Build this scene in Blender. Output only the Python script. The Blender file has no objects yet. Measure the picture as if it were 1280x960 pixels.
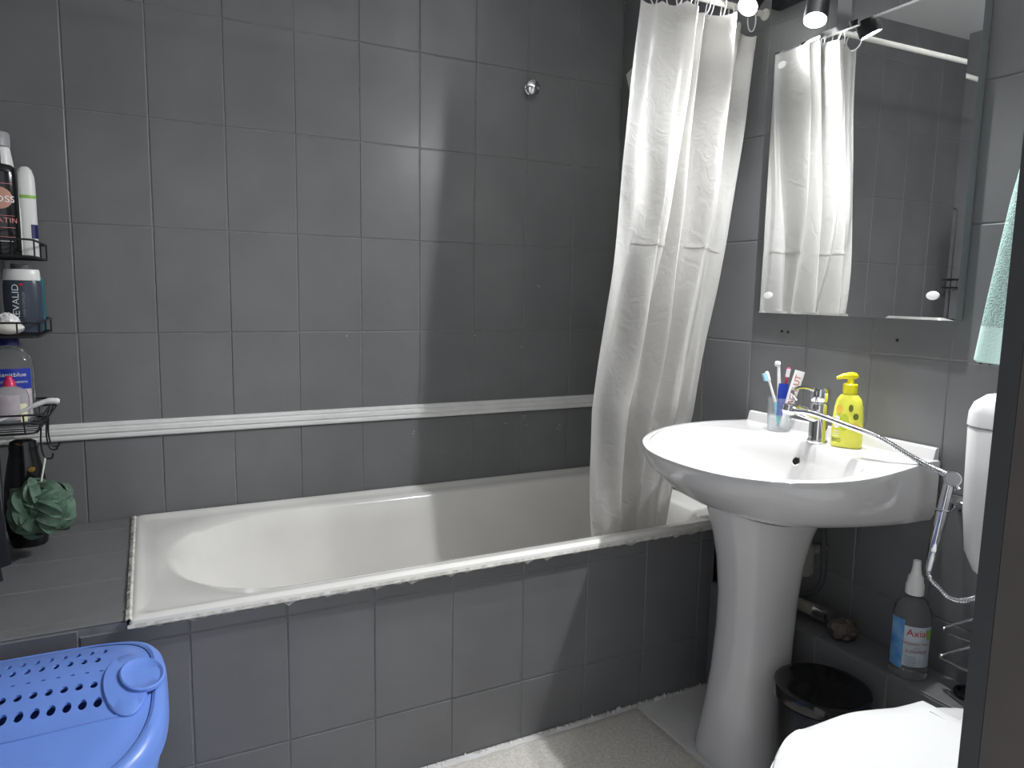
import bpy, bmesh, math, random
from mathutils import Vector, Matrix
random.seed(7)
S = bpy.context.scene
COL = S.collection
PI = math.pi
def R(a): return math.radians(a)

# ------------------------------------------------------------------ camera, world, exposure
cam_d = bpy.data.cameras.new('camera')
cam_d.sensor_width = 36.0
cam_d.lens = 25.2017
cam_d.clip_start = 0.02
cam = bpy.data.objects.new('camera', cam_d)
COL.objects.link(cam)
_r, _f, _u = Vector((0.89239, -0.45091, 0.01804)), Vector((0.44941, 0.88437, -0.12617)), Vector((0.04093, 0.1207, 0.99184))
_m = Matrix((( _r.x, _u.x, -_f.x, 0.17629), (_r.y, _u.y, -_f.y, -2.31567), (_r.z, _u.z, -_f.z, 1.18909), (0, 0, 0, 1)))
cam.matrix_world = _m
S.camera = cam
wd = bpy.data.worlds.new('world'); S.world = wd; wd.use_nodes = True
wd.node_tree.nodes['Background'].inputs[0].default_value = (0.95, 0.97, 1.0, 1)
wd.node_tree.nodes['Background'].inputs[1].default_value = 0.42
S.view_settings.view_transform = 'Standard'
S.view_settings.look = 'None'
S.view_settings.gamma = 1.0
S.view_settings.use_curve_mapping = False
S.view_settings.exposure = 1.08
SPOT_W = (6.5, 16.0, 32.0, 27.0)        # watts of the three mirror lamp heads, then the added ceiling up-light

# ------------------------------------------------------------------ materials
M = {}
def mat(name, col, rough=0.5, metal=0.0, trans=0.0, ior=1.45, emit=None, es=0.0, noise=0.0, nscale=8.0,
        bump=0.0, bscale=60.0, coat=0.0, spec=None, col2=None, alpha=1.0, sss=0.0, rvar=0.0, bdist=0.002):
    m = bpy.data.materials.new(name); m.use_nodes = True
    nt = m.node_tree; b = nt.nodes['Principled BSDF']
    b.inputs['Base Color'].default_value = (*col, 1); b.inputs['Roughness'].default_value = rough
    b.inputs['Metallic'].default_value = metal; b.inputs['Transmission Weight'].default_value = trans
    b.inputs['IOR'].default_value = ior; b.inputs['Coat Weight'].default_value = coat
    b.inputs['Alpha'].default_value = alpha
    if spec is not None: b.inputs['Specular IOR Level'].default_value = spec
    if sss: b.inputs['Subsurface Weight'].default_value = sss; b.inputs['Subsurface Radius'].default_value = (.01, .01, .01)
    if emit: b.inputs['Emission Color'].default_value = (*emit, 1); b.inputs['Emission Strength'].default_value = es
    tc = nt.nodes.new('ShaderNodeTexCoord')
    g = nt.nodes.new('ShaderNodeNewGeometry')
    if noise > 0:
        n = nt.nodes.new('ShaderNodeTexNoise'); n.inputs['Scale'].default_value = nscale; n.inputs['Detail'].default_value = 5
        nt.links.new(g.outputs['Position'], n.inputs['Vector'])
        mx = nt.nodes.new('ShaderNodeMix'); mx.data_type = 'RGBA'
        c2 = col2 if col2 else tuple(max(0, c * (1 - noise)) for c in col)
        mx.inputs['A'].default_value = (*col, 1); mx.inputs['B'].default_value = (*c2, 1)
        rp = nt.nodes.new('ShaderNodeMapRange'); rp.inputs[1].default_value = .35; rp.inputs[2].default_value = .65
        nt.links.new(n.outputs['Fac'], rp.inputs[0]); nt.links.new(rp.outputs[0], mx.inputs['Factor'])
        nt.links.new(mx.outputs['Result'], b.inputs['Base Color'])
        if rvar:
            r2 = nt.nodes.new('ShaderNodeMapRange'); r2.inputs[1].default_value = .3; r2.inputs[2].default_value = .7
            r2.inputs[3].default_value = rough - rvar; r2.inputs[4].default_value = rough + rvar
            nt.links.new(n.outputs['Fac'], r2.inputs[0]); nt.links.new(r2.outputs[0], b.inputs['Roughness'])
    if bump > 0:
        n = nt.nodes.new('ShaderNodeTexNoise'); n.inputs['Scale'].default_value = bscale; n.inputs['Detail'].default_value = 4
        nt.links.new(g.outputs['Position'], n.inputs['Vector'])
        bp = nt.nodes.new('ShaderNodeBump'); bp.inputs['Strength'].default_value = bump; bp.inputs['Distance'].default_value = bdist
        nt.links.new(n.outputs['Fac'], bp.inputs['Height']); nt.links.new(bp.outputs[0], b.inputs['Normal'])
    M[name] = m
    return m

mat('tile_paint', (.185, .186, .189), .33, noise=.14, nscale=5, bump=.12, bscale=45, rvar=.05)
mat('grout_paint', (.27, .27, .275), .55, noise=.3, nscale=30)
mat('white_trim', (.80, .80, .78), .35, noise=.08, nscale=20)
mat('ceiling_paint', (.80, .80, .78), .8, bump=.2, bscale=90)
mat('floor_tile', (.74, .73, .71), .3, noise=.12, nscale=9)
mat('floor_grout', (.66, .65, .63), .8)
mat('mat_fibre', (.70, .67, .61), .95, noise=.35, nscale=120, col2=(.56, .53, .48), bump=.9, bscale=260, bdist=.004)
mat('enamel', (.78, .765, .73), .16, noise=.07, nscale=4, coat=.4)
mat('sealant', (.78, .77, .73), .55, noise=1, nscale=55, col2=(.50, .48, .43), bump=.7, bscale=120)
mat('grime', (.10, .09, .075), .8, noise=.5, nscale=80, col2=(.4, .38, .33))
mat('porcelain', (.68, .67, .66), .09, coat=.5)
mat('pvc_white', (.80, .80, .79), .28)
mat('pvc_seat', (.74, .74, .73), .22)
mat('chrome', (.82, .82, .84), .07, metal=1)
mat('chrome_brushed', (.70, .70, .72), .22, metal=1)
mat('mirror', (.93, .94, .94), .012, metal=1)
mat('mirror_edge', (.55, .60, .60), .15, metal=.7)
mat('black_plastic', (.010, .010, .011), .30)
mat('black_gloss', (.008, .008, .009), .16, coat=.3)
mat('black_wire', (.010, .010, .011), .38)
mat('lamp_black', (.018, .018, .02), .35)
mat('lamp_glow', (1, 1, 1), .4, emit=(.93, .96, 1.0), es=60)
mat('hamper_blue', (.16, .29, .76), .33, noise=.04, nscale=12, bump=.05, bscale=160)
mat('hamper_dark', (.02, .035, .12), .6)
mat('door_brown', (.10, .088, .078), .5, noise=.12, nscale=14)
mat('door_grey', (.055, .055, .055), .5)
mat('clear_plastic', (.95, .97, .97), .08, trans=.95, ior=1.30)
mat('frost_plastic', (.90, .93, .94), .16, trans=.9, ior=1.12, alpha=.72)
mat('white_plastic', (.82, .82, .80), .3)
mat('grey_plastic', (.35, .35, .36), .35)
mat('darkgrey_plastic', (.10, .105, .11), .4)
mat('green_print', (.30, .55, .10), .4)
mat('palegreen_print', (.55, .74, .48), .4)
mat('navy_plastic', (.045, .060, .085), .3)
mat('teal_plastic', (.03, .13, .17), .2)
mat('copper_print', (.50, .27, .20), .35, metal=.3)
mat('white_print', (.9, .9, .9), .5)
mat('pink_print', (.65, .22, .22), .5)
mat('red_print', (.60, .02, .03), .45)
mat('darkred_print', (.33, .06, .06), .5)
mat('grey_print', (.30, .32, .34), .5)
mat('blue_label', (.02, .045, .40), .35)
mat('cap_blue', (.012, .015, .10), .35)
mat('pale_label', (.60, .56, .56), .4, noise=1, nscale=40, col2=(.50, .42, .48))
mat('cream_label', (.78, .78, .48), .4)
mat('pink_cap', (.68, .03, .12), .3)
mat('soap_white', (.80, .77, .70), .5, noise=.08, nscale=40)
mat('gold', (.75, .50, .12), .25, metal=.9)
mat('loofah_green', (.11, .19, .135), .6, noise=.35, nscale=60, sss=.1)
mat('string_white', (.75, .74, .68), .8)
mat('soap_yellow', (.83, .82, .10), .28, noise=.10, nscale=25)
mat('pump_yellow', (.95, .86, .02), .3)
mat('lime_print', (.55, .62, .04), .4)
mat('orange_print', (.85, .55, .08), .4)
mat('olive_print', (.12, .15, .02), .4)
mat('aqua', (.12, .55, .58), .3)
mat('brush_blue', (.35, .62, .88), .5)
mat('pink', (.75, .06, .20), .3)
mat('blue_tube', (.015, .04, .33), .3)
mat('spray_blue', (.05, .25, .60), .35, noise=1, nscale=28, col2=(.30, .52, .78))
mat('spray_label', (.62, .70, .74), .35, noise=.2, nscale=30)
mat('towel_mint', (.42, .60, .55), .95, noise=.25, nscale=160, bump=1.0, bscale=330, bdist=.006, sss=.05)
mat('towel_hem', (.52, .71, .65), .85, bump=.3, bscale=200)
mat('navy_cloth', (.006, .008, .014), .9, bump=.5, bscale=200)
mat('rag', (.17, .14, .12), .95, noise=.5, nscale=60, bump=.8, bscale=140)
mat('pipe_beige', (.32, .29, .24), .55)
mat('dirty_grey', (.30, .29, .27), .6)
mat('hole', (.004, .004, .004), .9)
mat('chip', (.60, .60, .58), .7)
mat('rod', (.72, .70, .64), .25)

def curtain_mat():
    m = bpy.data.materials.new('curtain_peva'); m.use_nodes = True; nt = m.node_tree
    b = nt.nodes['Principled BSDF']
    b.inputs['Base Color'].default_value = (.56, .548, .525, 1); b.inputs['Roughness'].default_value = .32
    tr = nt.nodes.new('ShaderNodeBsdfTranslucent'); tr.inputs[0].default_value = (.74, .725, .69, 1)
    tp = nt.nodes.new('ShaderNodeBsdfTransparent'); tp.inputs[0].default_value = (.95, .95, .96, 1)
    m1 = nt.nodes.new('ShaderNodeMixShader'); m1.inputs[0].default_value = .34
    m2 = nt.nodes.new('ShaderNodeMixShader'); m2.inputs[0].default_value = .035
    g = nt.nodes.new('ShaderNodeNewGeometry')
    n1 = nt.nodes.new('ShaderNodeTexNoise'); n1.inputs['Scale'].default_value = 22; n1.inputs['Detail'].default_value = 5
    n1.inputs['Distortion'].default_value = 1.3
    nt.links.new(g.outputs['Position'], n1.inputs['Vector'])
    bp = nt.nodes.new('ShaderNodeBump'); bp.inputs['Strength'].default_value = .30; bp.inputs['Distance'].default_value = .008
    nt.links.new(n1.outputs['Fac'], bp.inputs['Height'])
    nt.links.new(bp.outputs[0], b.inputs['Normal']); nt.links.new(bp.outputs[0], tr.inputs['Normal'])
    nt.links.new(b.outputs[0], m1.inputs[1]); nt.links.new(tr.outputs[0], m1.inputs[2])
    nt.links.new(m1.outputs[0], m2.inputs[1]); nt.links.new(tp.outputs[0], m2.inputs[2])
    nt.links.new(m2.outputs[0], nt.nodes['Material Output'].inputs[0])
    M['curtain'] = m
curtain_mat()

# ------------------------------------------------------------------ builders (all shapes are given in world metres)
ORG = {}
def link(name, me, m, parent=None, smooth=False, org=None):
    o = bpy.data.objects.new(name, me); COL.objects.link(o)
    if m: 
        if not me.materials: me.materials.append(M[m])
    if smooth:
        me.polygons.foreach_set('use_smooth', [True] * len(me.polygons))
        try: me.set_sharp_from_angle(angle=R(38))
        except Exception: pass
    if parent is not None: o.parent = parent
    if org is not None: o.location = org
    return o
def top_origin(p):
    v = Vector((0, 0, 0))
    while p is not None:
        v = v + p.location; p = p.parent
    return v
def mk(name, V, F, m, parent=None, smooth=False):
    """mesh object from world-space vertices"""
    off = top_origin(parent)
    if parent is None:      # origin at base centre of the shape
        xs = [v[0] for v in V]; ys = [v[1] for v in V]; zs = [v[2] for v in V]
        off = Vector(((min(xs) + max(xs)) / 2, (min(ys) + max(ys)) / 2, min(zs)))
    me = bpy.data.meshes.new(name)
    me.from_pydata([tuple(Vector(v) - off) for v in V], [], F); me.validate(); me.update()
    bm = bmesh.new(); bm.from_mesh(me); bmesh.ops.recalc_face_normals(bm, faces=bm.faces); bm.to_mesh(me); bm.free()
    o = link(name, me, m, parent, smooth)
    if parent is None: o.location = off
    return o
def tag(o, label, cat, group=None):
    o['label'] = label; o['category'] = cat
    if group: o['group'] = group
    return o
def thing(name, loc, label, cat, group=None):
    o = bpy.data.objects.new(name, None); COL.objects.link(o); o.location = loc; o.empty_display_size = .05
    return tag(o, label, cat, group)
def struct(o): o['kind'] = 'structure'; return o

class G:
    """collects shapes for one mesh"""
    def __init__(s): s.V = []; s.F = []
    def add(s, V, F):
        n = len(s.V); s.V += [Vector(v) for v in V]; s.F += [tuple(i + n for i in f) for f in F]; return s
    def box(s, x0, x1, y0, y1, z0, z1):
        V = [(x, y, z) for z in (z0, z1) for x, y in ((x0, y0), (x1, y0), (x1, y1), (x0, y1))]
        return s.add(V, [(0, 3, 2, 1), (4, 5, 6, 7), (0, 1, 5, 4), (1, 2, 6, 5), (2, 3, 7, 6), (3, 0, 4, 7)])
    def rings(s, rings, cap0=True, cap1=True, close=True):
        n = len(rings[0]); V = [v for r in rings for v in r]; F = []
        for k in range(len(rings) - 1):
            for i in range(n if close else n - 1):
                j = (i + 1) % n
                F.append((k * n + i, k * n + j, (k + 1) * n + j, (k + 1) * n + i))
        if cap0: F.append(tuple(reversed(range(n))))
        if cap1: F.append(tuple((len(rings) - 1) * n + i for i in range(n)))
        return s.add(V, F)
    def lathe(s, prof, c, axis=(0, 0, 1), n=28, sx=1.0, sy=1.0, rot=0.0):
        a = Vector(axis).normalized(); c = Vector(c)
        e1 = Vector((1, 0, 0)) if abs(a.z) > .9 else a.cross(Vector((0, 0, 1))).normalized()
        e1 = (e1 - a * e1.dot(a)).normalized(); e2 = a.cross(e1)
        if rot: e1, e2 = e1 * math.cos(rot) + e2 * math.sin(rot), e2 * math.cos(rot) - e1 * math.sin(rot)
        rg = []
        for r, h in prof:
            rg.append([c + a * h + e1 * (r * sx * math.cos(2 * PI * i / n)) + e2 * (r * sy * math.sin(2 * PI * i / n)) for i in range(n)])
        return s.rings(rg)
    def tube(s, pts, r, n=8, closed=False):
        pts = [Vector(p) for p in pts]; N = len(pts); rg = []; prev = None
        for i, p in enumerate(pts):
            if closed: t = (pts[(i + 1) % N] - pts[i - 1])
            else: t = pts[min(i + 1, N - 1)] - pts[max(i - 1, 0)]
            t.normalize()
            if prev is None:
                u = t.cross(Vector((0, 0, 1)));
                if u.length < .05: u = t.cross(Vector((0, 1, 0)))
            else: u = prev - t * prev.dot(t)
            u.normalize(); prev = u; w = t.cross(u)
            rr = r[i] if isinstance(r, (list, tuple)) else r
            rg.append([p + u * rr * math.cos(2 * PI * k / n) + w * rr * math.sin(2 * PI * k / n) for k in range(n)])
        if closed: rg.append(rg[0]); return s.rings(rg, False, False)
        return s.rings(rg)
    def build(s, name, m, parent=None, smooth=False): return mk(name, s.V, s.F, m, parent, smooth)

def bez(pts, n=8):
    """Catmull-Rom through pts"""
    P = [Vector(p) for p in pts]; P = [P[0] * 2 - P[1]] + P + [P[-1] * 2 - P[-2]]; out = []
    for i in range(1, len(P) - 2):
        for k in range(n):
            t = k / n; a, b, c, d = P[i - 1], P[i], P[i + 1], P[i + 2]
            out.append(.5 * (2 * b + (c - a) * t + (2 * a - 5 * b + 4 * c - d) * t * t + (3 * b - a - 3 * c + d) * t ** 3))
    out.append(P[-2]); return out
def rrect(x0, x1, y0, y1, r, z, n=6):
    """rounded rectangle ring, counter-clockwise"""
    out = []
    if not isinstance(r, (list, tuple)): r = [r] * 4
    for (cx, cy, a0, rr) in ((x1 - r[0], y1 - r[0], 0, r[0]), (x0 + r[1], y1 - r[1], 90, r[1]), (x0 + r[2], y0 + r[2], 180, r[2]), (x1 - r[3], y0 + r[3], 270, r[3])):
        for k in range(n + 1):
            a = R(a0 + 90 * k / n); out.append(Vector((cx + rr * math.cos(a), cy + rr * math.sin(a), z)))
    return out
def superell(cx, cy, ax, ay, z, n=48, e=2.6):
    out = []
    for k in range(n):
        a = 2 * PI * k / n; c, s_ = math.cos(a), math.sin(a)
        out.append(Vector((cx + ax * math.copysign(abs(c) ** (2 / e), c), cy + ay * math.copysign(abs(s_) ** (2 / e), s_), z)))
    return out
def text_geo(body, size):
    cu = bpy.data.curves.new('t', 'FONT'); cu.body = body; cu.size = size; cu.align_x = 'CENTER'; cu.align_y = 'CENTER'
    cu.resolution_u = 3
    o = bpy.data.objects.new('t', cu); COL.objects.link(o)
    me = o.to_mesh(); V = [v.co.copy() for v in me.vertices]; F = [tuple(p.vertices) for p in me.polygons]
    o.to_mesh_clear(); bpy.data.objects.remove(o); bpy.data.curves.remove(cu)
    return V, F
def wrap(cx, cy, rx, ry, ang0, z0, sxs=1.0, rot90=False, eps=.0006):
    """map planar (u right, v up) onto an upright elliptic cylinder; ang0 = direction (deg) that u=0 faces"""
    def f(v):
        u, w = (v.x, v.y) if not rot90 else (-v.y, v.x)
        a = R(ang0) + u * sxs / ((rx + ry) / 2)
        return Vector((cx + (rx + eps) * math.cos(a), cy + (ry + eps) * math.sin(a), z0 + w))
    return f
def wrap_patch(name, m, parent, f, u0, u1, v0, v1, nu=14, nv=2):
    V = [f(Vector((u0 + (u1 - u0) * i / nu, v0 + (v1 - v0) * j / nv, 0))) for j in range(nv + 1) for i in range(nu + 1)]
    F = [(j * (nu + 1) + i, j * (nu + 1) + i + 1, (j + 1) * (nu + 1) + i + 1, (j + 1) * (nu + 1) + i) for j in range(nv) for i in range(nu)]
    return mk(name, V, F, m, parent, True)
def wrap_disc(name, m, parent, f, cu, cv, r, n=22):
    V = [f(Vector((cu, cv, 0)))] ; F = []
    for k in range(3):
        V += [f(Vector((cu + r * (k + 1) / 3 * math.cos(2 * PI * i / n), cv + r * (k + 1) / 3 * math.sin(2 * PI * i / n), 0))) for i in range(n)]
    for i in range(n):
        j = (i + 1) % n; F.append((0, 1 + i, 1 + j))
        for k in range(2): F.append((1 + k * n + i, 1 + (k + 1) * n + i, 1 + (k + 1) * n + j, 1 + k * n + j))
    return mk(name, V, F, m, parent, True)
def wrap_text(body, size, m, parent, f, dx=0, dy=0, name='lettering'):
    V, F = text_geo(body, size)
    return mk(name, [f(Vector((v.x + dx, v.y + dy, 0))) for v in V], F, m, parent)

# ------------------------------------------------------------------ room shell
XL, XR, YD, ZC = -.199, 1.791, -1.90, 2.43      # left wall, right wall, door wall, ceiling
GAP, BEV, TH = .0022, .0022, .0024
TILE_ME = {}
def tile_mesh(w, h):
    key = (round(w, 4), round(h, 4))
    if key in TILE_ME: return TILE_ME[key]
    a, b = w / 2 - GAP / 2, h / 2 - GAP / 2; c, d = a - BEV, b - BEV
    V = [(-a, -b, -TH - .001), (a, -b, -TH - .001), (a, b, -TH - .001), (-a, b, -TH - .001), (-a, -b, -.0014), (a, -b, -.0014), (a, b, -.0014), (-a, b, -.0014), (-c, -d, 0), (c, -d, 0), (c, d, 0), (-c, d, 0)]
    F = [(8, 9, 10, 11)]
    for k in (0, 4):
        for i in range(4):
            j = (i + 1) % 4; F.append((k + i, k + j, k + 4 + j, k + 4 + i))
    me = bpy.data.meshes.new('tile'); me.from_pydata(V, [], F); me.update(); me.materials.append(M['tile_paint'])
    TILE_ME[key] = me; return me
def tiles(parent, axes, us, vs, place, tilt=.0022):
    """us, vs: joint positions; place(u, v) -> world point of the tile face; axes = (u dir, v dir, normal)"""
    po = top_origin(parent); ud, vd, nd = [Vector(a) for a in axes]
    B = Matrix((ud, vd, nd)).transposed()
    for i in range(len(us) - 1):
        for j in range(len(vs) - 1):
            w, h = abs(us[i + 1] - us[i]), abs(vs[j + 1] - vs[j])
            if w < .012 or h < .012: continue
            me = tile_mesh(w, h); o = bpy.data.objects.new('tile', me); COL.objects.link(o); o.parent = parent
            p = place((us[i] + us[i + 1]) / 2, (vs[j] + vs[j + 1]) / 2) - nd * .0002
            rx, ry = random.gauss(0, tilt), random.gauss(0, tilt)
            lim = .0012 / (max(w, h) / 2) * .9
            rx = max(-lim, min(lim, rx)); ry = max(-lim, min(lim, ry))
            T = B.to_4x4() @ Matrix.Rotation(rx, 4, 'X') @ Matrix.Rotation(ry, 4, 'Y')
            T.translation = p - po; o.matrix_local = T
ZROW = [0, .155, .455, .755, 1.055, 1.355, 1.655, 1.955, 2.255, 2.43]
wback = struct(G().box(XL - .1, XR + .1, TH, .1, 0, ZC).build('wall_back', 'grout_paint'))
tiles(wback, ((1, 0, 0), (0, 0, 1), (0, -1, 0)), [XL] + [i * .1993 for i in range(0, 9)] + [XR], ZROW[2:], lambda u, v: Vector((u, 0, v)))
wright = struct(G().box(XR + TH, XR + .1, YD - .12, .1, 0, ZC).build('wall_right', 'grout_paint'))
ycol = [0, -.1175] + [-.1175 - .20098 * k for k in range(1, 9)] + [YD]
tiles(wright, ((0, -1, 0), (0, 0, 1), (-1, 0, 0)), ycol, ZROW, lambda u, v: Vector((XR, u, v)))
wleft = struct(G().box(XL - .1, XL - TH, -.738, .1, 0, ZC).build('wall_left', 'grout_paint'))
tiles(wleft, ((0, 1, 0), (0, 0, 1), (1, 0, 0)), [0, -.2, -.4, -.6, -.738], ZROW[2:], lambda u, v: Vector((XL, u, v)))
struct(G().box(-.62, XL - .1, -.738, -.638, 0, ZC).build('wall_return', 'tile_paint'))
struct(G().box(-.62, -.52, YD - .12, -.738, 0, ZC).build('wall_left_front', 'tile_paint'))
g = G().box(.955, XR + .1, YD - .12, YD, 0, ZC).box(-.62, -.11, YD - .12, YD, 0, ZC).box(-.11, .955, YD - .12, YD, 2.06, ZC)
struct(g.build('wall_door', 'tile_paint'))
struct(G().box(-.62, XR + .1, YD - .12, .1, ZC, ZC + .08).build('ceiling', 'ceiling_paint'))
fl = struct(G().box(-.62, XR + .1, -3.4, .1, -.06, -.0016).build('floor', 'floor_grout'))
fx = [.18 + .305 * k for k in range(-2, 6)]; fy = [-.735 - .305 * k for k in range(0, 9)]
for i in range(len(fx) - 1):
    for j in range(len(fy) - 1):
        me = TILE_ME.get('f')
        if me is None:
            a = .1505
            me = bpy.data.meshes.new('floor_tile'); b_ = a - .002
            me.from_pydata([(-a, -a, -.004), (a, -a, -.004), (a, a, -.004), (-a, a, -.004), (-b_, -b_, 0), (b_, -b_, 0), (b_, b_, 0), (-b_, b_, 0)], [],
                           [(4, 5, 6, 7), (0, 1, 5, 4), (1, 2, 6, 5), (2, 3, 7, 6), (3, 0, 4, 7)]); me.materials.append(M['floor_tile']); TILE_ME['f'] = me
        x, y = (fx[i] + fx[i + 1]) / 2, (fy[j] + fy[j + 1]) / 2
        if x > 1.69 - .02 or x < -.5: continue
        o = bpy.data.objects.new('tile', me); COL.objects.link(o); o.parent = fl; o.location = Vector((x, y, 0)) - fl.location
# door frame (the opening the camera stands in)
dj = G().box(.940, .956, YD - .016, YD + .004, 0, 2.06).box(-.120, -.104, YD - .016, YD + .004, 0, 2.06).box(-.104, .940, YD - .016, YD + .004, 2.045, 2.06)
df = struct(dj.build('door_1', 'door_grey'))
g = G().box(.9405, .956, YD - .135, YD - .0165, 0, 2.06).box(-.120, -.1045, YD - .135, YD - .0165, 0, 2.06).box(-.1045, .9405, YD - .135, YD - .0165, 2.0455, 2.06)
g.build('jamb_lining', 'door_brown', df)
# white moulding along the back wall
prof = [(0, .757), (-.008, .757), (-.011, .761), (-.011, .768), (-.0085, .770), (-.0085, .773), (-.013, .776), (-.013, .786), (-.0085, .789), (-.0085, .792), (-.011, .794), (-.010, .801), (-.004, .804), (0, .804)]
g = G(); g.rings([[Vector((x, y - .0002, z)) for y, z in prof] for x in (XL + .002, XR - .002)])
struct(g.build('trim_1', 'white_trim'))
# tiled shelf left of the tub and tiled tub front
g = G().box(XL, .112, -.7275, -.004, 0, .512)
ledge = struct(g.build('trim_2', 'grout_paint'))
tiles(ledge, ((1, 0, 0), (0, 1, 0), (0, 0, 1)), [XL + .001, .113], [-.004, -.10, -.30, -.49, -.69, -.731], lambda u, v: Vector((u, v, .5155)))
PF = -.7334
g = G().box(.113, 1.68, PF + TH, -.69, 0, .497).box(XL - .32, .113, PF + TH, -.7276, 0, .511)
panel = struct(g.build('wall_tub_front', 'grout_paint'))
tiles(panel, ((1, 0, 0), (0, 0, 1), (0, -1, 0)), [XL - .172] + [.0279 + .1993 * k for k in range(-1, 9)][0:1] + [.0279], [0, .163, .463, .511], lambda u, v: Vector((u, PF, v)))
tiles(panel, ((1, 0, 0), (0, 0, 1), (0, -1, 0)), [.0279 + .1993 * k for k in range(0, 9)] + [1.672], [0, .163, .463, .497], lambda u, v: Vector((u, PF, v)))
# boxed-in pipes along the right wall
g = G().box(1.672, XR, YD, PF + .002, 0, .328)
pbox = struct(g.build('trim_3', 'grout_paint'))
tiles(pbox, ((0, -1, 0), (0, 0, 1), (-1, 0, 0)), [PF] + [-.72 - .201 * k for k in range(1, 6)] + [YD], [0, .155, .3265], lambda u, v: Vector((1.6695, u, v)))
tiles(pbox, ((0, -1, 0), (-1, 0, 0), (0, 0, 1)), [PF] + [-.72 - .201 * k for k in range(1, 6)] + [YD], [1.6705, XR - .001], lambda u, v: Vector((v, u, .3305)))
# small screw holes and chips in the wall paint
def hole(y, z): G().lathe([(.0035, 0), (.0035, .0012)], (XR - .0006, y, z), (-1, 0, 0), n=10).build('screw_hole', 'hole', wright)
for y, z in ((-.834, 1.094), (-.857, 1.093), (-1.190, 1.092), (-1.390, 1.057), (-1.409, 1.057)): hole(y, z)
def chip(x, z, s, n=5):
    g = G()
    for _ in range(n):
        a = random.uniform(0, PI); l = random.uniform(.3, 1) * s; cx, cz = x + random.uniform(-s, s), z + random.uniform(-s, s) * .7
        w = random.uniform(.0008, .002)
        dx, dz = math.cos(a) * l * .5, math.sin(a) * l * .3
        g.add([(cx - dx, -.0006, cz - dz), (cx + dx, -.0006, cz + dz), (cx + dx * .7, -.0006, cz + dz + w), (cx - dx * .6, -.0006, cz - dz + w)], [(0, 1, 2, 3)])
    o = g.build('paint_chip', 'chip', wback)
for x, z, s, n in ((1.455, 1.215, .012, 4), (1.39, .99, .005, 3), (.74, 1.045, .010, 3), (1.20, 1.04, .005, 3), (1.33, .715, .007, 4), (1.40, .735, .012, 5), (1.42, .70, .005, 3), (.98, .70, .014, 5), (1.08, .63, .006, 3), (1.55, .68, .020, 6)): chip(x, z, s, n)

# ------------------------------------------------------------------ bathtub
X0, X1, Y0, Y1 = .116, 1.787, -.748, -.002
tub = thing('bathtub', (.95, -.375, .01), 'cream white enamel built-in bathtub with dark grey tiled front', 'bathtub')
n = 10
def ring(x0, x1, y0, y1, rl, rr, z): return rrect(x0, x1, y0, y1, (rr, rl, rl, rr), z, n)
rg = [ring(X0 + .012, X1 - .002, Y0 + .018, Y1, .004, .004, .497), ring(X0 + .002, X1, Y0 + .004, Y1, .005, .004, .500), ring(X0, X1, Y0, Y1, .006, .004, .508),
      ring(X0 + .002, X1, Y0 + .003, Y1, .008, .004, .516), ring(X0 + .008, X1 - .002, Y0 + .012, Y1 - .004, .012, .006, .521), ring(X0 + .016, X1 - .008, Y0 + .024, Y1 - .014, .02, .01, .521),
      ring(X0 + .024, X1 - .016, Y0 + .034, Y1 - .024, .03, .02, .516), ring(X0 + .032, X1 - .03, Y0 + .044, Y1 - .034, .05, .03, .512),
      ring(X0 + .05, X1 - .05, Y0 + .062, Y1 - .054, .16, .06, .510), ring(X0 + .075, X1 - .065, Y0 + .078, Y1 - .070, .28, .08, .506),
      ring(X0 + .086, X1 - .072, Y0 + .085, Y1 - .077, .29, .085, .498), ring(X0 + .12, X1 - .082, Y0 + .094, Y1 - .088, .275, .09, .44), ring(X0 + .20, X1 - .10, Y0 + .106, Y1 - .10, .26, .10, .32),
      ring(X0 + .30, X1 - .12, Y0 + .12, Y1 - .115, .25, .11, .20), ring(X0 + .38, X1 - .15, Y0 + .14, Y1 - .135, .22, .12, .14), ring(X0 + .46, X1 - .20, Y0 + .18, Y1 - .175, .18, .11, .118),
      ring(X0 + .60, X1 - .35, Y0 + .27, Y1 - .27, .1, .08, .112)]
g = G(); g.rings(rg, cap0=False); g.build('basin', 'enamel', tub, True)
# rough sealant bead along the front and left edge
g = G(); prev = None; V = []; F = []
N = 110
for i in range(N + 1):
    x = X0 - .002 + (1.70 - X0) * i / N
    dz = random.uniform(-.004, .003) - (.006 if random.random() < .12 else 0)
    V += [(x, Y0 - .0015, .511), (x, Y0 - .0035, .504), (x, Y0 + .006, .4985 + dz * .6), (x, PF - .0006, .4955 + dz)]
for i in range(N):
    for k in range(3): F.append((i * 4 + k, i * 4 + 4 + k, i * 4 + 5 + k, i * 4 + 1 + k))
G().add(V, F).build('sealant_bead', 'sealant', tub, True)
V = []; F = []
N = 60
for i in range(N + 1):
    y = Y0 + (-.006 - Y0) * i / N; j = random.uniform(-.0008, .0008)
    V += [(X0 - .006 + j, y, .5165), (X0 - .005 + j, y, .520), (X0 + .002, y, .523 + j * .6), (X0 + .007, y, .519)]
for i in range(N):
    for k in range(3): F.append((i * 4 + k, i * 4 + 4 + k, i * 4 + 5 + k, i * 4 + 1 + k))
G().add(V, F).build('sealant_bead', 'sealant', tub, True)
g = G()
for i in range(46):
    x = X0 + .06 + random.random() ** 1.3 * .75; w = random.uniform(.003, .012)
    z = .4995 + random.uniform(-.002, .003)
    g.add([(x, Y0 - .0042, z), (x + w, Y0 - .0042, z + random.uniform(-.001, .001)), (x + w * .8, Y0 - .0042, z + random.uniform(.001, .003)), (x + w * .2, Y0 - .0042, z + random.uniform(.001, .003))], [(0, 1, 2, 3)])
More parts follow.
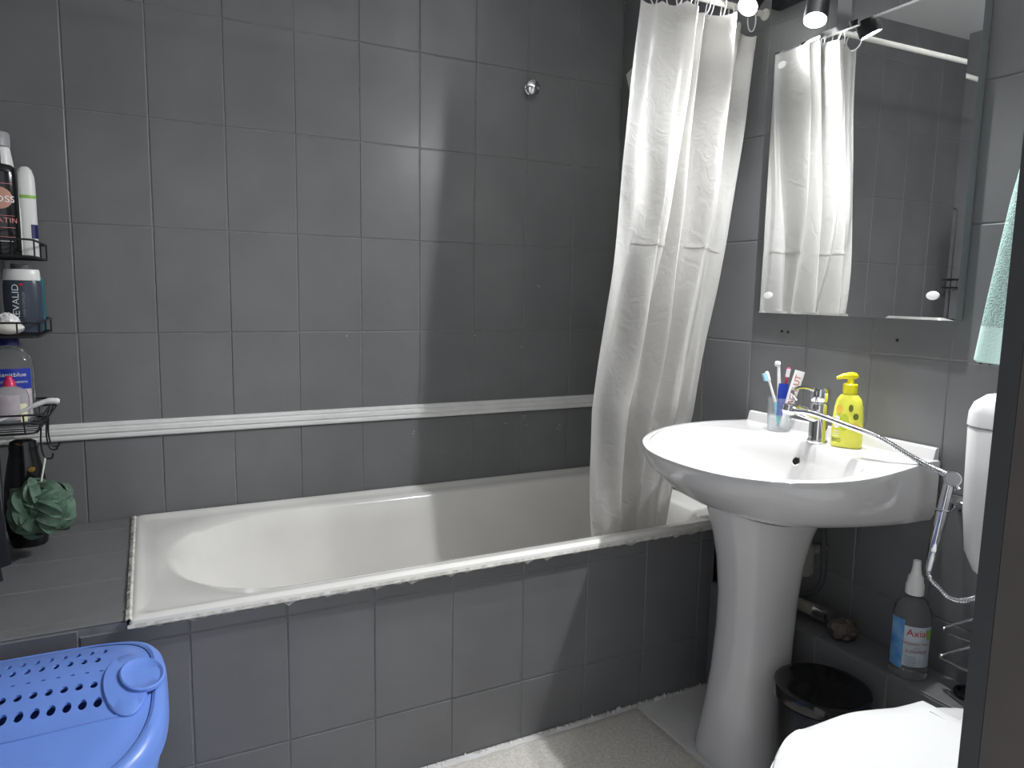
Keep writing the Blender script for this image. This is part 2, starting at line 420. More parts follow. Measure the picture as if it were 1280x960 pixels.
for i in range(40):
    y = Y0 + .05 + random.random() * .66; w = random.uniform(.003, .014)
    g.add([(X0 - .0055, y, .5225), (X0 - .0035, y + w, .5225), (X0 + .0005, y + w * .9, .5245), (X0 - .0008, y, .5240)], [(0, 1, 2, 3)])
g.build('grime_spots', 'grime', tub)['kind'] = 'stuff'
# crumbs of sealant where the tub front meets the floor
g = G()
for i in range(150):
    x = .75 + .93 * random.random(); s_ = random.uniform(.001, .004) * (1 if x < 1.25 else 1.6)
    y = PF - .001 - random.random() * .008
    g.add([(x - s_, y - s_, 0), (x + s_, y - s_, 0), (x, y + s_, 0), (x, y, s_ * 1.8)], [(0, 1, 3), (1, 2, 3), (2, 0, 3)])
g.build('sealant_crumbs', 'sealant', panel)['kind'] = 'stuff'

# ------------------------------------------------------------------ washbasin, pedestal
BY = -1.032; WX = XR - .003
sink = thing('washbasin', (1.53, BY, .0), 'white porcelain washbasin mounted on the tiled wall under the mirror', 'washbasin')
def outline(z, s=1.0, NP=96):
    """D-shaped plan; s shrinks it towards the wall"""
    half = [(0, 0), (.0, .15), (0, .285), (.035, .292), (.10, .306), (.17, .318), (.25, .324), (.32, .315), (.39, .284), (.45, .232), (.495, .155), (.515, .075), (.520, 0)]
    pts = half + [(u, -v) for u, v in reversed(half[1:-1])]
    P = bez([(u, v, 0) for u, v in half], 10)
    # resample by arclength to NP/2+1
    L = [0]
    for a, b in zip(P, P[1:]): L.append(L[-1] + (b - a).length)
    res = []
    for k in range(NP // 2 + 1):
        t = L[-1] * k / (NP // 2); i = 0
        while i < len(L) - 2 and L[i + 1] < t: i += 1
        q = (t - L[i]) / max(1e-9, L[i + 1] - L[i]); res.append(P[i].lerp(P[i + 1], q))
    full = res + [Vector((p.x, -p.y, 0)) for p in reversed(res[1:-1])]
    return full
OL = outline(0)
def sm(t): t = max(0, min(1, t)); return t * t * (3 - 2 * t)
def oring(s, zf, cu=.14, su=None, fl=0.0):
    out = []
    for p in OL:
        u = cu + (p.x - cu) * s if p.x > cu else (p.x if su is None else cu + (p.x - cu) * su)
        k = (1 - sm(u / .30)) * fl; v = p.y * (s + (1 - s) * k)
        out.append(Vector((WX - u, BY + v, zf(u, v) if callable(zf) else zf)))
    return out
def ell_ring(uc, a, b, zf, e=2.25):
    out = []
    for p in OL:
        ang = math.atan2(p.y, p.x - uc * .75)
        c, s_ = math.cos(ang), math.sin(ang)
        rr = (abs(c / a) ** e + abs(s_ / b) ** e) ** (-1 / e)
        u, v = uc + rr * c, rr * s_
        out.append(Vector((WX - u, BY + v, zf(u, v) if callable(zf) else zf)))
    return out
def ztop(u, v): return .826 - .024 * max(0, (u - .12) / .4) ** 1.4
rg = [oring(.30, .645), oring(.42, .650), oring(.58, .664, fl=.3), oring(.72, .682, fl=.88), oring(.80, .700, fl=.97), oring(.90, .735, fl=1), oring(.965, lambda u, v: ztop(u, v) - .048, fl=1), oring(.995, lambda u, v: ztop(u, v) - .018), oring(1.0, lambda u, v: ztop(u, v) - .008),
      oring(.996, lambda u, v: ztop(u, v) - .002), oring(.985, ztop, su=.985), oring(.945, lambda u, v: ztop(u, v) - .001, su=.94),
      ell_ring(.305, .190, .287, lambda u, v: ztop(u, v) - .002), ell_ring(.305, .183, .279, lambda u, v: ztop(u, v) - .009),
      ell_ring(.30, .172, .262, .775), ell_ring(.295, .158, .235, .735), ell_ring(.285, .13, .19, .70), ell_ring(.275, .085, .12, .680), ell_ring(.27, .035, .04, .672)]
g = G(); g.rings(rg); g.build('bowl', 'porcelain', sink, True)
# upstand at the wall
V = []
for y in (BY + .287, BY - .287):
    V += [(WX, y, .824), (WX - .020, y, .824), (WX - .013, y, .850), (WX - .009, y, .853), (WX, y, .853)]
g = G(); g.rings([V[:5], V[5:]]); g.build('upstand', 'porcelain', sink)
# deck step and overflow
sx_ = WX - .142
G().lathe([(.0, -.001), (.0125, -.001), (.0125, .0008), (.0105, .0016), (.0095, .0008)], (WX - .1455, BY - .012, .775), (-.93, 0, .37), n=20).build('overflow_ring', 'chrome', sink, True)
G().lathe([(.0, .001), (.0098, .001), (.0098, .0011)], (WX - .1455, BY - .012, .775), (-.93, 0, .37), n=20).build('overflow_hole', 'hole', sink)
G().lathe([(.024, 0), (.024, .003), (.018, .005), (.0, .004)], (WX - .27, BY, .672), n=20).build('drain', 'chrome', sink, True)
# pedestal
def pring(hw, u0, u1, z):
    out = []
    for k in range(40):
        a = 2 * PI * k / 40; c, s_ = math.cos(a), math.sin(a)
        u = (u0 + u1) / 2 + (u1 - u0) / 2 * math.copysign(abs(c) ** (.85 if c > 0 else .6), c)
        out.append(Vector((WX - u, BY + hw * math.copysign(abs(s_) ** .85, s_), z + (.030 * max(0, (u - .22) / .17) ** 1.6 if z > .63 else 0))))
    return out
pr_ = [(.104, .17, .375, 0), (.106, .168, .378, .012), (.102, .168, .374, .03), (.096, .165, .362, .10), (.090, .16, .345, .22), (.088, .155, .335, .34), (.090, .15, .335, .44), (.097, .14, .345, .53), (.106, .12, .362, .60), (.116, .10, .384, .6435)]
ped = G(); ped.rings([pring(*p) for p in pr_]); po = ped.build('washbasin_pedestal', 'porcelain', None, True)
tag(po, 'tall white porcelain pedestal standing under the washbasin', 'pedestal')

# faucet with shower hose
FX, FY = 1.693, -1.062; DZ = .8245
fa = thing('mixer_tap', (FX, FY, DZ), 'chrome single lever mixer tap on the washbasin', 'tap')
G().lathe([(.026, 0), (.026, .004), (.0235, .007), (.0225, .012), (.0225, .095), (.021, .100), (.019, .102), (.0, .102)], (FX, FY, DZ), n=32).build('body', 'chrome', fa, True)
sp = bez([(FX - .005, FY, DZ + .066), (FX - .045, FY, DZ + .078), (FX - .085, FY, DZ + .090), (FX - .112, FY, DZ + .094)], 5)
spt = G().tube(sp, [.0165 - .004 * i / (len(sp) - 1) for i in range(len(sp))], 16).build('spout', 'chrome', fa, True)
G().lathe([(.013, -.002), (.0155, 0), (.0155, .014), (.013, .017), (.0, .017)], (FX - .108, FY, DZ + .100), (-.25, 0, -.97), n=20).build('aerator', 'chrome', spt, True)
lvb = G().lathe([(.0, 0), (.0215, 0), (.0235, .004), (.0235, .030), (.021, .035), (.0, .036)], (FX, FY, DZ + .105), n=28).build('lever_base', 'chrome', fa, True)
lv = G()
lv.tube(bez([(FX - .012, FY + .002, DZ + .132), (FX - .05, FY + .005, DZ + .142), (FX - .085, FY + .008, DZ + .140), (FX - .092, FY + .008, DZ + .128), (FX - .078, FY + .007, DZ + .112)], 6), .0042, 8)
lv.build('lever', 'chrome', lvb, True)
di = G().lathe([(.012, 0), (.014, .002), (.014, .02), (.012, .024), (.010, .03)], (FX - .110, FY + .012, DZ + .092), (.2, -.98, -.12), n=18)
di.build('diverter', 'chrome', fa, True)
# hose: spout to the wall holder
hp = [(FX - .106, FY - .016, DZ + .089), (1.60, -1.12, .9135), (1.622, -1.20, .8960), (1.652, -1.262, .8765), (1.682, -1.316, .8450), (1.712, -1.354, .8215), (1.742, -1.372, .8050), (1.765, -1.384, .775)]
def hose(name, pts, label, ribs=True, r=.0070, straight=0.0, parent=None, st=.0026):
    P = bez(pts, 10); 
    L = [0]
    for a, b in zip(P, P[1:]): L.append(L[-1] + (b - a).length)
    N = int(L[-1] / st); Q = []; rr = []
    for k in range(N + 1):
        t = L[-1] * k / N; i = 0
        while i < len(L) - 2 and L[i + 1] < t: i += 1
        Q.append(P[i].lerp(P[i + 1], (t - L[i]) / max(1e-9, L[i + 1] - L[i])))
        rr.append(r * (1.0 if (t < straight) else (1.08 if k % 2 else .78)))
    return G().tube(Q, rr, 10).build(name, 'chrome', parent, True)
h1 = hose('shower_hose', hp, '', straight=.20)
tag(h1, 'shiny metal shower hose running from the tap across the washbasin', 'hose')
# hand spray in its wall holder, hose loop
hs = thing('hand_spray', (1.745, -1.385, .55), 'chrome hand spray hanging upside down on the wall beside the cistern', 'hand spray')
top = Vector((1.738, -1.380, .795)); bot = Vector((1.728, -1.366, .640))
G().lathe([(.0, 0), (.0165, 0), (.018, .003), (.018, .016), (.0165, .019), (.0, .019)], top + Vector((.008, .0, .006)), (-.75, -.55, .1), n=24).build('head', 'chrome', hs, True)
G().lathe([(.0, .0005), (.0145, .0005), (.0145, .0012)], top + Vector((.008, .0, .006)) + Vector((-.75, -.55, .1)).normalized() * .019, (-.75, -.55, .1), n=24).build('spray_face', 'grey_plastic', hs, True)
G().tube([top, top.lerp(bot, .1), top.lerp(bot, .9), bot, bot + (bot - top) * .05], [.0105, .0115, .0125, .0125, .0110], 16).build('handle', 'chrome', hs, True)
nut = bot + (bot - top).normalized() * .008
G().lathe([(.0115, 0), (.0115, .012), (.0095, .030), (.0085, .045)], nut, (bot - top), n=16).build('hose_nut', 'chrome_brushed', hs, True)
e = nut + (bot - top).normalized() * .045
hose('hose_loop', [e, e + Vector((.002, -.002, -.018)), (1.724, -1.386, .556), (1.722, -1.418, .5425), (1.722, -1.454, .553), (1.726, -1.480, .576), (1.730, -1.492, .594)], '', parent=hs)
hd = thing('spray_holder', (XR, -1.41, .73), 'small chrome wall bracket gripping the hand spray', 'bracket')
G().lathe([(.016, 0), (.016, .006), (.009, .009), (.008, .040)], (XR - .0005, -1.385, .735), (-1, .1, 0), n=16).build('arm', 'chrome', hd, True)
g = G(); c = top.lerp(bot, .42)
g.tube([c + Vector((.0145 * math.cos(a), .0145 * math.sin(a), 0)) for a in [R(60 + 22 * k) for k in range(0, 14)]], .0025, 6)
g.build('clip', 'chrome', hd, True)

# ------------------------------------------------------------------ mirror with clips
MY0, MY1, MZ0, MZ1 = -1.342, -.758, 1.145, 1.868
mir = thing('wall_mirror', (XR, (MY0 + MY1) / 2, MZ0), 'frameless rectangular mirror on the tiled wall above the washbasin', 'mirror')
MX = XR - .019
g = G(); b_ = .006
V = [(XR - .002, y, z) for y, z in ((MY0, MZ0), (MY1, MZ0), (MY1, MZ1), (MY0, MZ1))] + [(MX + .0012, y, z) for y, z in ((MY0, MZ0), (MY1, MZ0), (MY1, MZ1), (MY0, MZ1))] + [(MX, y, z) for y, z in ((MY0 + .026, MZ0 + b_), (MY1 - b_, MZ0 + b_), (MY1 - b_, MZ1 - b_), (MY0 + .026, MZ1 - b_))]
V = V[:4] + [(x - .018 * (MY1 - y), y, z) for x, y, z in V[4:]]
mk('backing', V[:8], [(0, 1, 2, 3), (0, 1, 5, 4), (1, 2, 6, 5), (2, 3, 7, 6), (3, 0, 4, 7)], 'mirror_edge', mir)
mk('glass', V[4:], [(4, 5, 6, 7), (0, 1, 5, 4), (1, 2, 6, 5), (2, 3, 7, 6), (3, 0, 4, 7)], 'mirror', mir)
def mclip(y, z):
    G().lathe([(.0, 0), (.009, 0), (.010, .001), (.0095, .003), (.0, .0036)], (MX - .0002 - .018 * (MY1 - y), y, z), (-1, 0, 0), n=20, sx=1.5, sy=1).build('clip', 'white_plastic', mir, True)
mclip(MY0 + .055, MZ0 + .055); mclip(MY1 - .035, MZ1 - .04); mclip(MY1 - .035, MZ0 + .05)

# ------------------------------------------------------------------ mirror lamp: bar with three swivel spots, plus an added fill head
lamp = thing('spotlight_bar', (XR, -1.0, 1.96), 'black wall bar with swivelling spot heads above the mirror', 'lamp')
g = G(); g.rings([rrect(-1.31, -.755, 1.952, 2.022, .004, 0, 3)]) if False else None
g = G().box(XR - .032, XR - .0006, -1.44, -.752, 1.985, 2.045); g.build('bar', 'lamp_black', lamp)
g = G().box(MX - .010, MX - .0005, -1.034, -.923, MZ1 - .010, MZ1 + .004).box(MX - .0005, XR - .0006, -1.034, -.923, MZ1 + .0006, MZ1 + .004).box(XR - .012, XR - .0006, -1.0, -.957, MZ1 + .004, 1.985)
g.build('mirror_bracket', 'chrome', lamp)
def spot_head(c, d, watt, size=118):
    c = Vector(c); d = Vector(d).normalized()
    sh = G().lathe([(.0, -.085), (.020, -.085), (.026, -.080), (.028, -.05), (.0285, .004), (.0265, .004), (.0260, -.003), (.0, -.003)], c, d, n=28).build('spot_head', 'lamp_black', lamp, True)
    G().lathe([(.0, -.0025), (.0255, -.0025), (.0255, .0005), (.022, .0018), (.0, .0022)], c, d, n=28).build('bulb', 'lamp_glow', sh, True)
    b0 = c - d * .062; b1 = Vector((XR - .03, c.y - .0, 2.015))
    G().tube([b1, b1.lerp(b0, .5) + Vector((-.01, 0, .01)), b0], .006, 8).build('swivel_arm', 'lamp_black', lamp, True)
    ld = bpy.data.lights.new('spot_light', 'SPOT'); ld.energy = watt; ld.color = (.96, .975, 1.0); ld.spot_size = R(size); ld.spot_blend = 1.0; ld.shadow_soft_size = .018
    lo = bpy.data.objects.new('spot_light', ld); COL.objects.link(lo); lo.parent = lamp
    lo.rotation_euler = d.to_track_quat('-Z', 'Y').to_euler(); lo.location = c + d * .012 - lamp.location
spot_head((1.668, -.757, 1.975), (-.68, -.24, -.69), SPOT_W[0])
spot_head((1.668, -.987, 1.869), (-.36, -.20, -.90), SPOT_W[1], 165)
spot_head((1.580, -1.205, 1.955), (-.62, .03, -.79), SPOT_W[2], 160)
spot_head((1.650, -1.385, 2.075), (-.62, .22, .76), SPOT_W[3], 140)  # extra head added out of view, aimed up to bounce fill off the ceiling

# ------------------------------------------------------------------ curtain rod, rings, curtain
RY, RZ = -.700, 1.992
rod = thing('curtain_rod', (.8, RY, RZ), 'pale metal shower curtain rod spanning wall to wall above the tub', 'rod')
G().tube([(XL + .001, RY, RZ), (XR - .001, RY, RZ)], .0085, 14).build('tube', 'rod', rod, True)
for x, s_ in ((XL + .0005, 1), (XR - .0005, -1)):
    G().lathe([(.016, 0), (.016, .004), (.012, .010), (.0092, .014)], (x, RY, RZ), (s_, 0, 0), n=20).build('end_flange', 'rod', rod, True)
def sm(t): t = max(0, min(1, t)); return t * t * (3 - 2 * t)
# plan of the gathered curtain: (fraction along, depth) fold keys, top and bottom
KEY_T = [(0, .020), (.10, .008), (.37, -.040), (.41, .036), (.50, -.012), (.54, .022), (.70, -.044), (.745, .040), (.87, .012), (.90, .028), (1, -.005)]
KEY_B = [(0, .000), (.08, .004), (.27, -.040), (.31, .036), (.36, .026), (.48, -.042), (.525, .032), (.60, .022), (.76, -.024), (.88, .020), (.93, .0), (1, .012)]
def keyf(K, s_):
    for (a, p), (b, q) in zip(K, K[1:]):
        if s_ <= b: return p + (q - p) * sm((s_ - a) / (b - a))
    return K[-1][1]
def lin(T, z):
    if z >= T[0][0]: return T[0][1]
    for (a, p), (b, q) in zip(T, T[1:]):
        if z >= b: return p + (q - p) * (z - a) / (b - a)
    return T[-1][1]
XLz = [(1.95, 1.365), (1.55, 1.330), (1.16, 1.303), (.86, 1.294), (.60, 1.315), (.42, 1.33)]
XRz = [(1.95, 1.756), (1.76, 1.735), (1.28, 1.694), (.825, 1.672), (.56, 1.625), (.42, 1.600)]
NS, NZ = 150, 96
ZT, ZB = 1.962, .43
def cpoint(s_, t):
    sag = .012 * abs(math.sin(PI * 7 * s_)) + (.035 * sm((s_ - .86) / .14))
    zt = ZT - sag * (1 - t); z = zt + (ZB - zt) * t
    x0, x1 = lin(XLz, z), lin(XRz, z)
    tt = sm(t * 1.15)
    d = keyf(KEY_T, s_) * (1 - tt) + keyf(KEY_B, s_) * tt
    amp = 1.0 + .35 * sm(t / .15) - .57 * sm((t - .50) / .40)
    yc = RY - .002 + .105 * sm((t - .30) / .62)
    wob = .004 * math.sin(9 * t + 23 * s_) + .003 * math.sin(21 * t - 31 * s_ + 1)
    x = x0 + (x1 - x0) * s_ + .006 * math.sin(5 * t + 9 * s_) * (s_ * (1 - s_)) * 4
    return Vector((x, yc + d * amp + wob * min(1, 3 * t), z))
V = [cpoint(i / NS, j / NZ) for j in range(NZ + 1) for i in range(NS + 1)]
F = [(j * (NS + 1) + i, j * (NS + 1) + i + 1, (j + 1) * (NS + 1) + i + 1, (j + 1) * (NS + 1) + i) for j in range(NZ) for i in range(NS)]
cur = thing('shower_curtain', (1.53, RY, .43), 'white translucent plastic shower curtain gathered at the tap end of the tub', 'curtain')
mk('sheet', V, F, 'curtain', cur, True)
# welded top hem and packing creases
def band(t0, t1, s0, s1, off, name, mname='curtain', nn=150):
    V = []
    for j in range(4):
        for i in range(nn + 1):
            s_ = s0 + (s1 - s0) * i / nn; t = t0 + (t1 - t0) * j / 3
            p = cpoint(s_, t); e_ = .002; q = cpoint(min(1, s_ + e_), t); nrm = (q - cpoint(max(0, s_ - e_), t)).cross(Vector((0, 0, 1))).normalized()
            V.append(p + nrm * off)
    F = [(j * (nn + 1) + i, j * (nn + 1) + i + 1, (j + 1) * (nn + 1) + i + 1, (j + 1) * (nn + 1) + i) for j in range(3) for i in range(nn)]
    return mk(name, V, F, mname, cur, True)
band(0.001, .028, 0, 1, .0012, 'top_hem')
band(.405, .413, .12, .40, .0016, 'crease'); band(.405, .413, .60, .95, .0016, 'crease')
band(.975, 1, 0, 1, .0012, 'bottom_hem')
ring_me = None
for k in range(9):
    s_ = [.075, .23, .30, .40, .50, .58, .66, .78, .965][k]
    p = cpoint(s_, .005)
    cx = p.x; cz = RZ - .004 if k < 8 else RZ - .012
    rad = .0235
    if ring_me is None:
        pts = [(0, rad * math.cos(a) * 1.0, rad * math.sin(a) * 1.25) for a in [2 * PI * i / 24 for i in range(24)]]
        o = G().tube(pts, .0019, 6, closed=True).build('curtain_ring', 'pvc_white', None, True); ring_me = o.data
        o.location = (0, 0, 0)
        # move mesh so that the ring centre is the origin
        zs = [v.co.z for v in ring_me.vertices]; dz = (min(zs) + max(zs)) / 2
        for v in ring_me.vertices: v.co.z -= dz
    else:
        o = bpy.data.objects.new('curtain_ring', ring_me); COL.objects.link(o)
    o.location = (cx, RY + (p.y - RY) * .35, cz - .012); o.rotation_euler = (random.uniform(-.15, .15), random.uniform(-.2, .2), random.uniform(-.6, .6))
    tag(o, {0: 'white curtain ring at the free edge of the shower curtain', 8: 'white curtain ring beside the wall at the end of the rod'}.get(k, 'white plastic curtain ring on the shower rod'), 'curtain ring', 'rings holding the shower curtain')

# white card behind the curtain, chrome knob on the back wall
g = G(); V = []
for xx in (XR - .002, XR - .030):
    for p_, q_ in ((0, 0), (1, 0), (1, 1), (0, 1)):
        V.append((xx, -.066 - .93 * .15 * p_ - .37 * .125 * q_, 1.982 + .37 * .15 * p_ - .93 * .125 * q_))
g.add(V, [(0, 1, 2, 3), (4, 5, 6, 7), (0, 1, 5, 4), (1, 2, 6, 5), (2, 3, 7, 6), (3, 0, 4, 7)])
tag(g.build('wall_plate', 'pvc_white'), 'tilted white square plate on the wall half hidden by the shower curtain', 'plate')
kn = thing('wall_hook', (1.40, 0, 1.897), 'round chrome button hook on the tiled wall above the bathtub', 'hook')
G().lathe([(.020, 0), (.020, .004), (.016, .006), (.016, .012)], (1.40, -.0006, 1.897), (0, -1, 0), n=24).build('rosette', 'chrome', kn, True)
G().lathe([(.016, .012), (.023, .016), (.0265, .023), (.0255, .031), (.019, .037), (.0, .040)], (1.40, -.0006, 1.897), (0, -1, 0), n=28).build('cap', 'chrome', kn, True)

# ------------------------------------------------------------------ things on the washbasin
cup = thing('toothbrush_cup', (1.722, -.908, DZ), 'frosted plastic tumbler with toothbrushes on the washbasin', 'cup')
CX, CY = 1.722, -.908
G().lathe([(.0, .0006), (.028, .0006), (.030, .003), (.034, .092), (.0335, .093), (.0325, .092), (.0288, .006), (.0, .005)], (CX, CY, DZ), n=28).build('tumbler', 'frost_plastic', cup, True)
def brush(name, p0, p1, bend, mh, mneck, label, head='brush_blue', hl=.024, face=(-.5, -.85, 0)):
    p0, p1 = Vector(p0), Vector(p1); b_ = thing(name, p0, label, 'toothbrush'); d = (p1 - p0)
    mid = p0.lerp(p1, .55)
    G().tube([p0, p0.lerp(p1, .2), p0.lerp(p1, .4), mid], [.004, .0052, .005, .0038], 10).build('handle', mh, b_, True)
    pts = bez([mid, p0.lerp(p1, .78) + Vector(bend) * .5, p1 + Vector(bend)], 5)
    G().tube(pts, [.0038 - .0008 * i / (len(pts) - 1) for i in range(len(pts))], 8).build('neck', mneck, b_, True)
    q = p1 + Vector(bend); u = (pts[-1] - pts[-2]).normalized()
    hd_ = G().tube([q - u * .002, q + u * .004, q + u * hl, q + u * (hl + .004)], [.0035, .0055, .0055, .003], 8).build('head', mneck, b_, True)
    fc = Vector(face).normalized(); w = u.cross(fc).normalized(); V = []
    for (a, s_) in ((.003, -1), (.003, 1), (hl, 1), (hl, -1)):
        V.append(q + u * a + w * s_ * .0048 + fc * .003)
    V += [v + fc * .010 for v in V]
    mk('bristles', V, [(0, 1, 2, 3), (4, 5, 6, 7), (0, 1, 5, 4), (1, 2, 6, 5), (2, 3, 7, 6), (3, 0, 4, 7)], head, hd_)
    return b_
brush('toothbrush', (CX - .004, CY - .006, DZ + .012), (CX - .024, CY + .012, DZ + .135), (-.006, .004, .002), 'aqua', 'white_plastic', 'aqua and white toothbrush with blue bristles leaning in the tumbler', 'brush_blue', face=(-.75, .2, -.2))
brush('toothbrush', (CX + .006, CY + .008, DZ + .012), (CX + .008, CY - .006, DZ + .148), (.002, -.002, 0), 'pink', 'pink', 'pink toothbrush standing in the tumbler', 'white_plastic', face=(-.6, -.6, 0))
eb = thing('electric_brush_head', (CX + .012, CY + .004, DZ + .01), 'white electric toothbrush head on a slim shaft in the tumbler', 'toothbrush')
G().tube([(CX + .008, CY + .004, DZ + .010), (CX + .004, CY + .008, DZ + .09), (CX + .000, CY + .014, DZ + .178)], [.0062, .006, .0042], 12).build('shaft', 'white_plastic', eb, True)
G().lathe([(.0, 0), (.007, 0), (.0078, .003), (.0078, .011), (.0, .014)], (CX + .003, CY + .014, DZ + .183), (-.75, .35, .1), n=16).build('round_head', 'white_plastic', eb, True)
def tube_pack(name, base, topc, w, th, m, label, capm, txt=None, txm=None, wd=(0, 1, 0), size=.014):
    base, topc = Vector(base), Vector(topc); t = thing(name, base, label, 'tube'); u = (topc - base).normalized()
    wv = Vector(wd); wv = (wv - u * wv.dot(u)).normalized(); nv = u.cross(wv); L = (topc - base).length
    rg = []
    for k in range(9):
        f = k / 8; hw = w / 2 * (.72 + .28 * sm(f * 1.4)); ht = th / 2 * (1 - f ** 1.6) + .0007
        rg.append([base + u * (L * f) + wv * hw * math.cos(a) + nv * ht * math.sin(a) for a in [2 * PI * i / 20 for i in range(20)]])
    G().rings(rg).build('tube_body', m, t, True)
    G().lathe([(.0, -.018), (w * .33, -.018), (w * .36, -.003), (w * .36, 0), (.0, 0)], base, u, n=16).build('tube_cap', capm, t, True)
    if txt:
        V, F = text_geo(txt, size); sgn = -1 if nv.dot(Vector((-.45, -.9, 0))) < 0 else 1
        mk('lettering', [base + u * (L * .58 + v.x) + (wv * sgn) * v.y + nv * sgn * (th / 2 * (1 - (max(0, .58 + v.x / L)) ** 1.6) + .0012) for v in V], F, txm, t)
    return t
tube_pack('toothpaste_tube', (CX + .004, CY - .012, DZ + .030), (CX + .030, CY - .034, DZ + .168), .028, .014, 'white_plastic', 'white toothpaste tube with red lettering leaning in the tumbler', 'white_plastic', 'LACALUT', 'red_print', (.85, -.5, 0), .022)
tube_pack('blue_gel_tube', (CX - .006, CY - .006, DZ + .062), (CX - .004, CY - .012, DZ + .132), .026, .014, 'blue_tube', 'small dark blue toothpaste tube in the tumbler', 'blue_tube', None, None, (.8, -.5, 0))
# yellow soap dispenser
SX, SY = 1.712, -1.132
so = thing('soap_dispenser', (SX, SY, DZ), 'yellow liquid soap bottle with a pump on the washbasin', 'soap bottle')
def sring(ax, ay, z): return [Vector((SX + p.x, SY + p.y, z)) for p in [Matrix.Rotation(R(-62), 3, 'Z') @ v for v in superell(0, 0, ax, ay, 0, 40, 2.5)]]
g = G(); g.rings([sring(.034, .021, DZ + .0006), sring(.036, .023, DZ + .006), sring(.036, .0235, DZ + .03), sring(.035, .023, DZ + .07), sring(.0325, .0215, DZ + .10), sring(.0285, .0195, DZ + .118), sring(.021, .0165, DZ + .129), sring(.014, .0135, DZ + .133), sring(.013, .013, DZ + .136)])
g.build('bottle', 'soap_yellow', so, True)
G().lathe([(.0, 0), (.0165, 0), (.0170, .002), (.0170, .022), (.015, .024), (.0, .024)], (SX, SY, DZ + .134), n=24).build('pump_collar', 'pump_yellow', so, True)
pm = G().lathe([(.0075, 0), (.0075, .016)], (SX, SY, DZ + .157), n=16)
pd = Vector((-.78, .45, 0)).normalized()
pm.tube([Vector((SX, SY, DZ + .175)) - pd * .016, Vector((SX, SY, DZ + .177)) - pd * .010, Vector((SX, SY, DZ + .178)), Vector((SX, SY, DZ + .176)) + pd * .020, Vector((SX, SY, DZ + .171)) + pd * .034], [.004, .008, .009, .0065, .004], 12)
pm.build('pump_head', 'pump_yellow', so, True)
def sface(eps=.0012):
    dirn = R(-62 - 90); ax, ay = .036, .0235; e1 = Vector((math.cos(R(-62)), math.sin(R(-62)), 0)); e2 = Vector((math.cos(dirn), math.sin(dirn), 0))
    def f(v):
        k = 1 - .9 * max(0, v.y - .05) ** 1.0 * 1.6
        a, b = ax * k, ay * k
        q = max(-.98, min(.98, v.x / a)); d = b * (1 - abs(q) ** 2.5) ** (1 / 2.5)
        return Vector((SX, SY, DZ)) + e1 * v.x + e2 * (d + eps) + Vector((0, 0, v.y))
    return f
sf = sface()
def flat_disc(name, m, parent, f, cu, cv, ru, rv, n=18):
    V = [f(Vector((cu, cv, 0)))] + [f(Vector((cu + ru * math.cos(2 * PI * i / n), cv + rv * math.sin(2 * PI * i / n), 0))) for i in range(n)]
    return mk(name, V, [(0, 1 + i, 1 + (i + 1) % n) for i in range(n)], m, parent)
flat_disc('label_lemon', 'lime_print', so, sf, -.004, .064, .011, .021)
lp_ = flat_disc('label_patch', 'white_print', so, sf, -.0215, .064, .0085, .016)
flat_disc('label_leaf', 'olive_print', so, sf, .009, .100, .005, .009)
flat_disc('label_leaf', 'olive_print', so, sface(.0015), .021, .080, .006, .008)
flat_disc('label_flower', 'orange_print', so, sf, .020, .054, .010, .010)
flat_disc('label_flower', 'orange_print', so, sf, -.017, .096, .008, .010)
def txt_on(body, size, m, parent, f, dx, dy):
    V, F = text_geo(body, size); return mk('lettering', [f(Vector((v.x + dx, v.y + dy, 0))) for v in V], F, m, parent)
txt_on('lemon', .010, 'grey_print', lp_, sface(.0018), -.022, .066); txt_on('BIO', .014, 'olive_print', so, sf, -.020, .018)
for k in range(3): 
    V = [sf(Vector((u, .040 - .006 * k + w, 0))) for u, w in ((-.028, 0), (-.014, 0), (-.014, .0016), (-.028, .0016))]; mk('print_line', V, [(0, 1, 2, 3)], 'white_print', so)

# ------------------------------------------------------------------ cistern, toilet, bin, mat
TY = -1.672
ci = thing('toilet_cistern', (1.72, TY, .62), 'white plastic toilet cistern hung on the tiled wall', 'cistern')
def cring(x0, x1, w, z, r=.035): return rrect(x0, x1, TY - w, TY + w + .020, r, z, 6)
g = G(); g.rings([cring(1.712, 1.786, .120, .607, .03), cring(1.695, 1.787, .165, .612), cring(1.680, 1.787, .192, .632, .04), cring(1.670, 1.787, .206, .670, .04), cring(1.664, 1.787, .214, .76, .04), cring(1.660, 1.787, .218, .930, .04), cring(1.661, 1.787, .217, .934, .04)])
g.build('tank', 'pvc_white', ci, True)
g = G(); g.rings([cring(1.661, 1.787, .217, .9355, .04), cring(1.659, 1.788, .2195, .938, .04), cring(1.660, 1.788, .2185, .965, .04), cring(1.664, 1.788, .212, .985, .04), cring(1.675, 1.788, .198, 1.000, .045), cring(1.695, 1.787, .165, 1.008, .045), cring(1.72, 1.78, .10, 1.010, .02)])
g.build('tank_lid', 'pvc_white', ci, True)
G().lathe([(.022, 0), (.022, .004), (.018, .007), (.0, .007)], (1.725, TY, 1.0085), n=20).build('flush_button', 'chrome', ci, True)
wc = thing('toilet', (1.30, TY, 0), 'white toilet with its lid closed beside the boxed-in pipes', 'toilet')
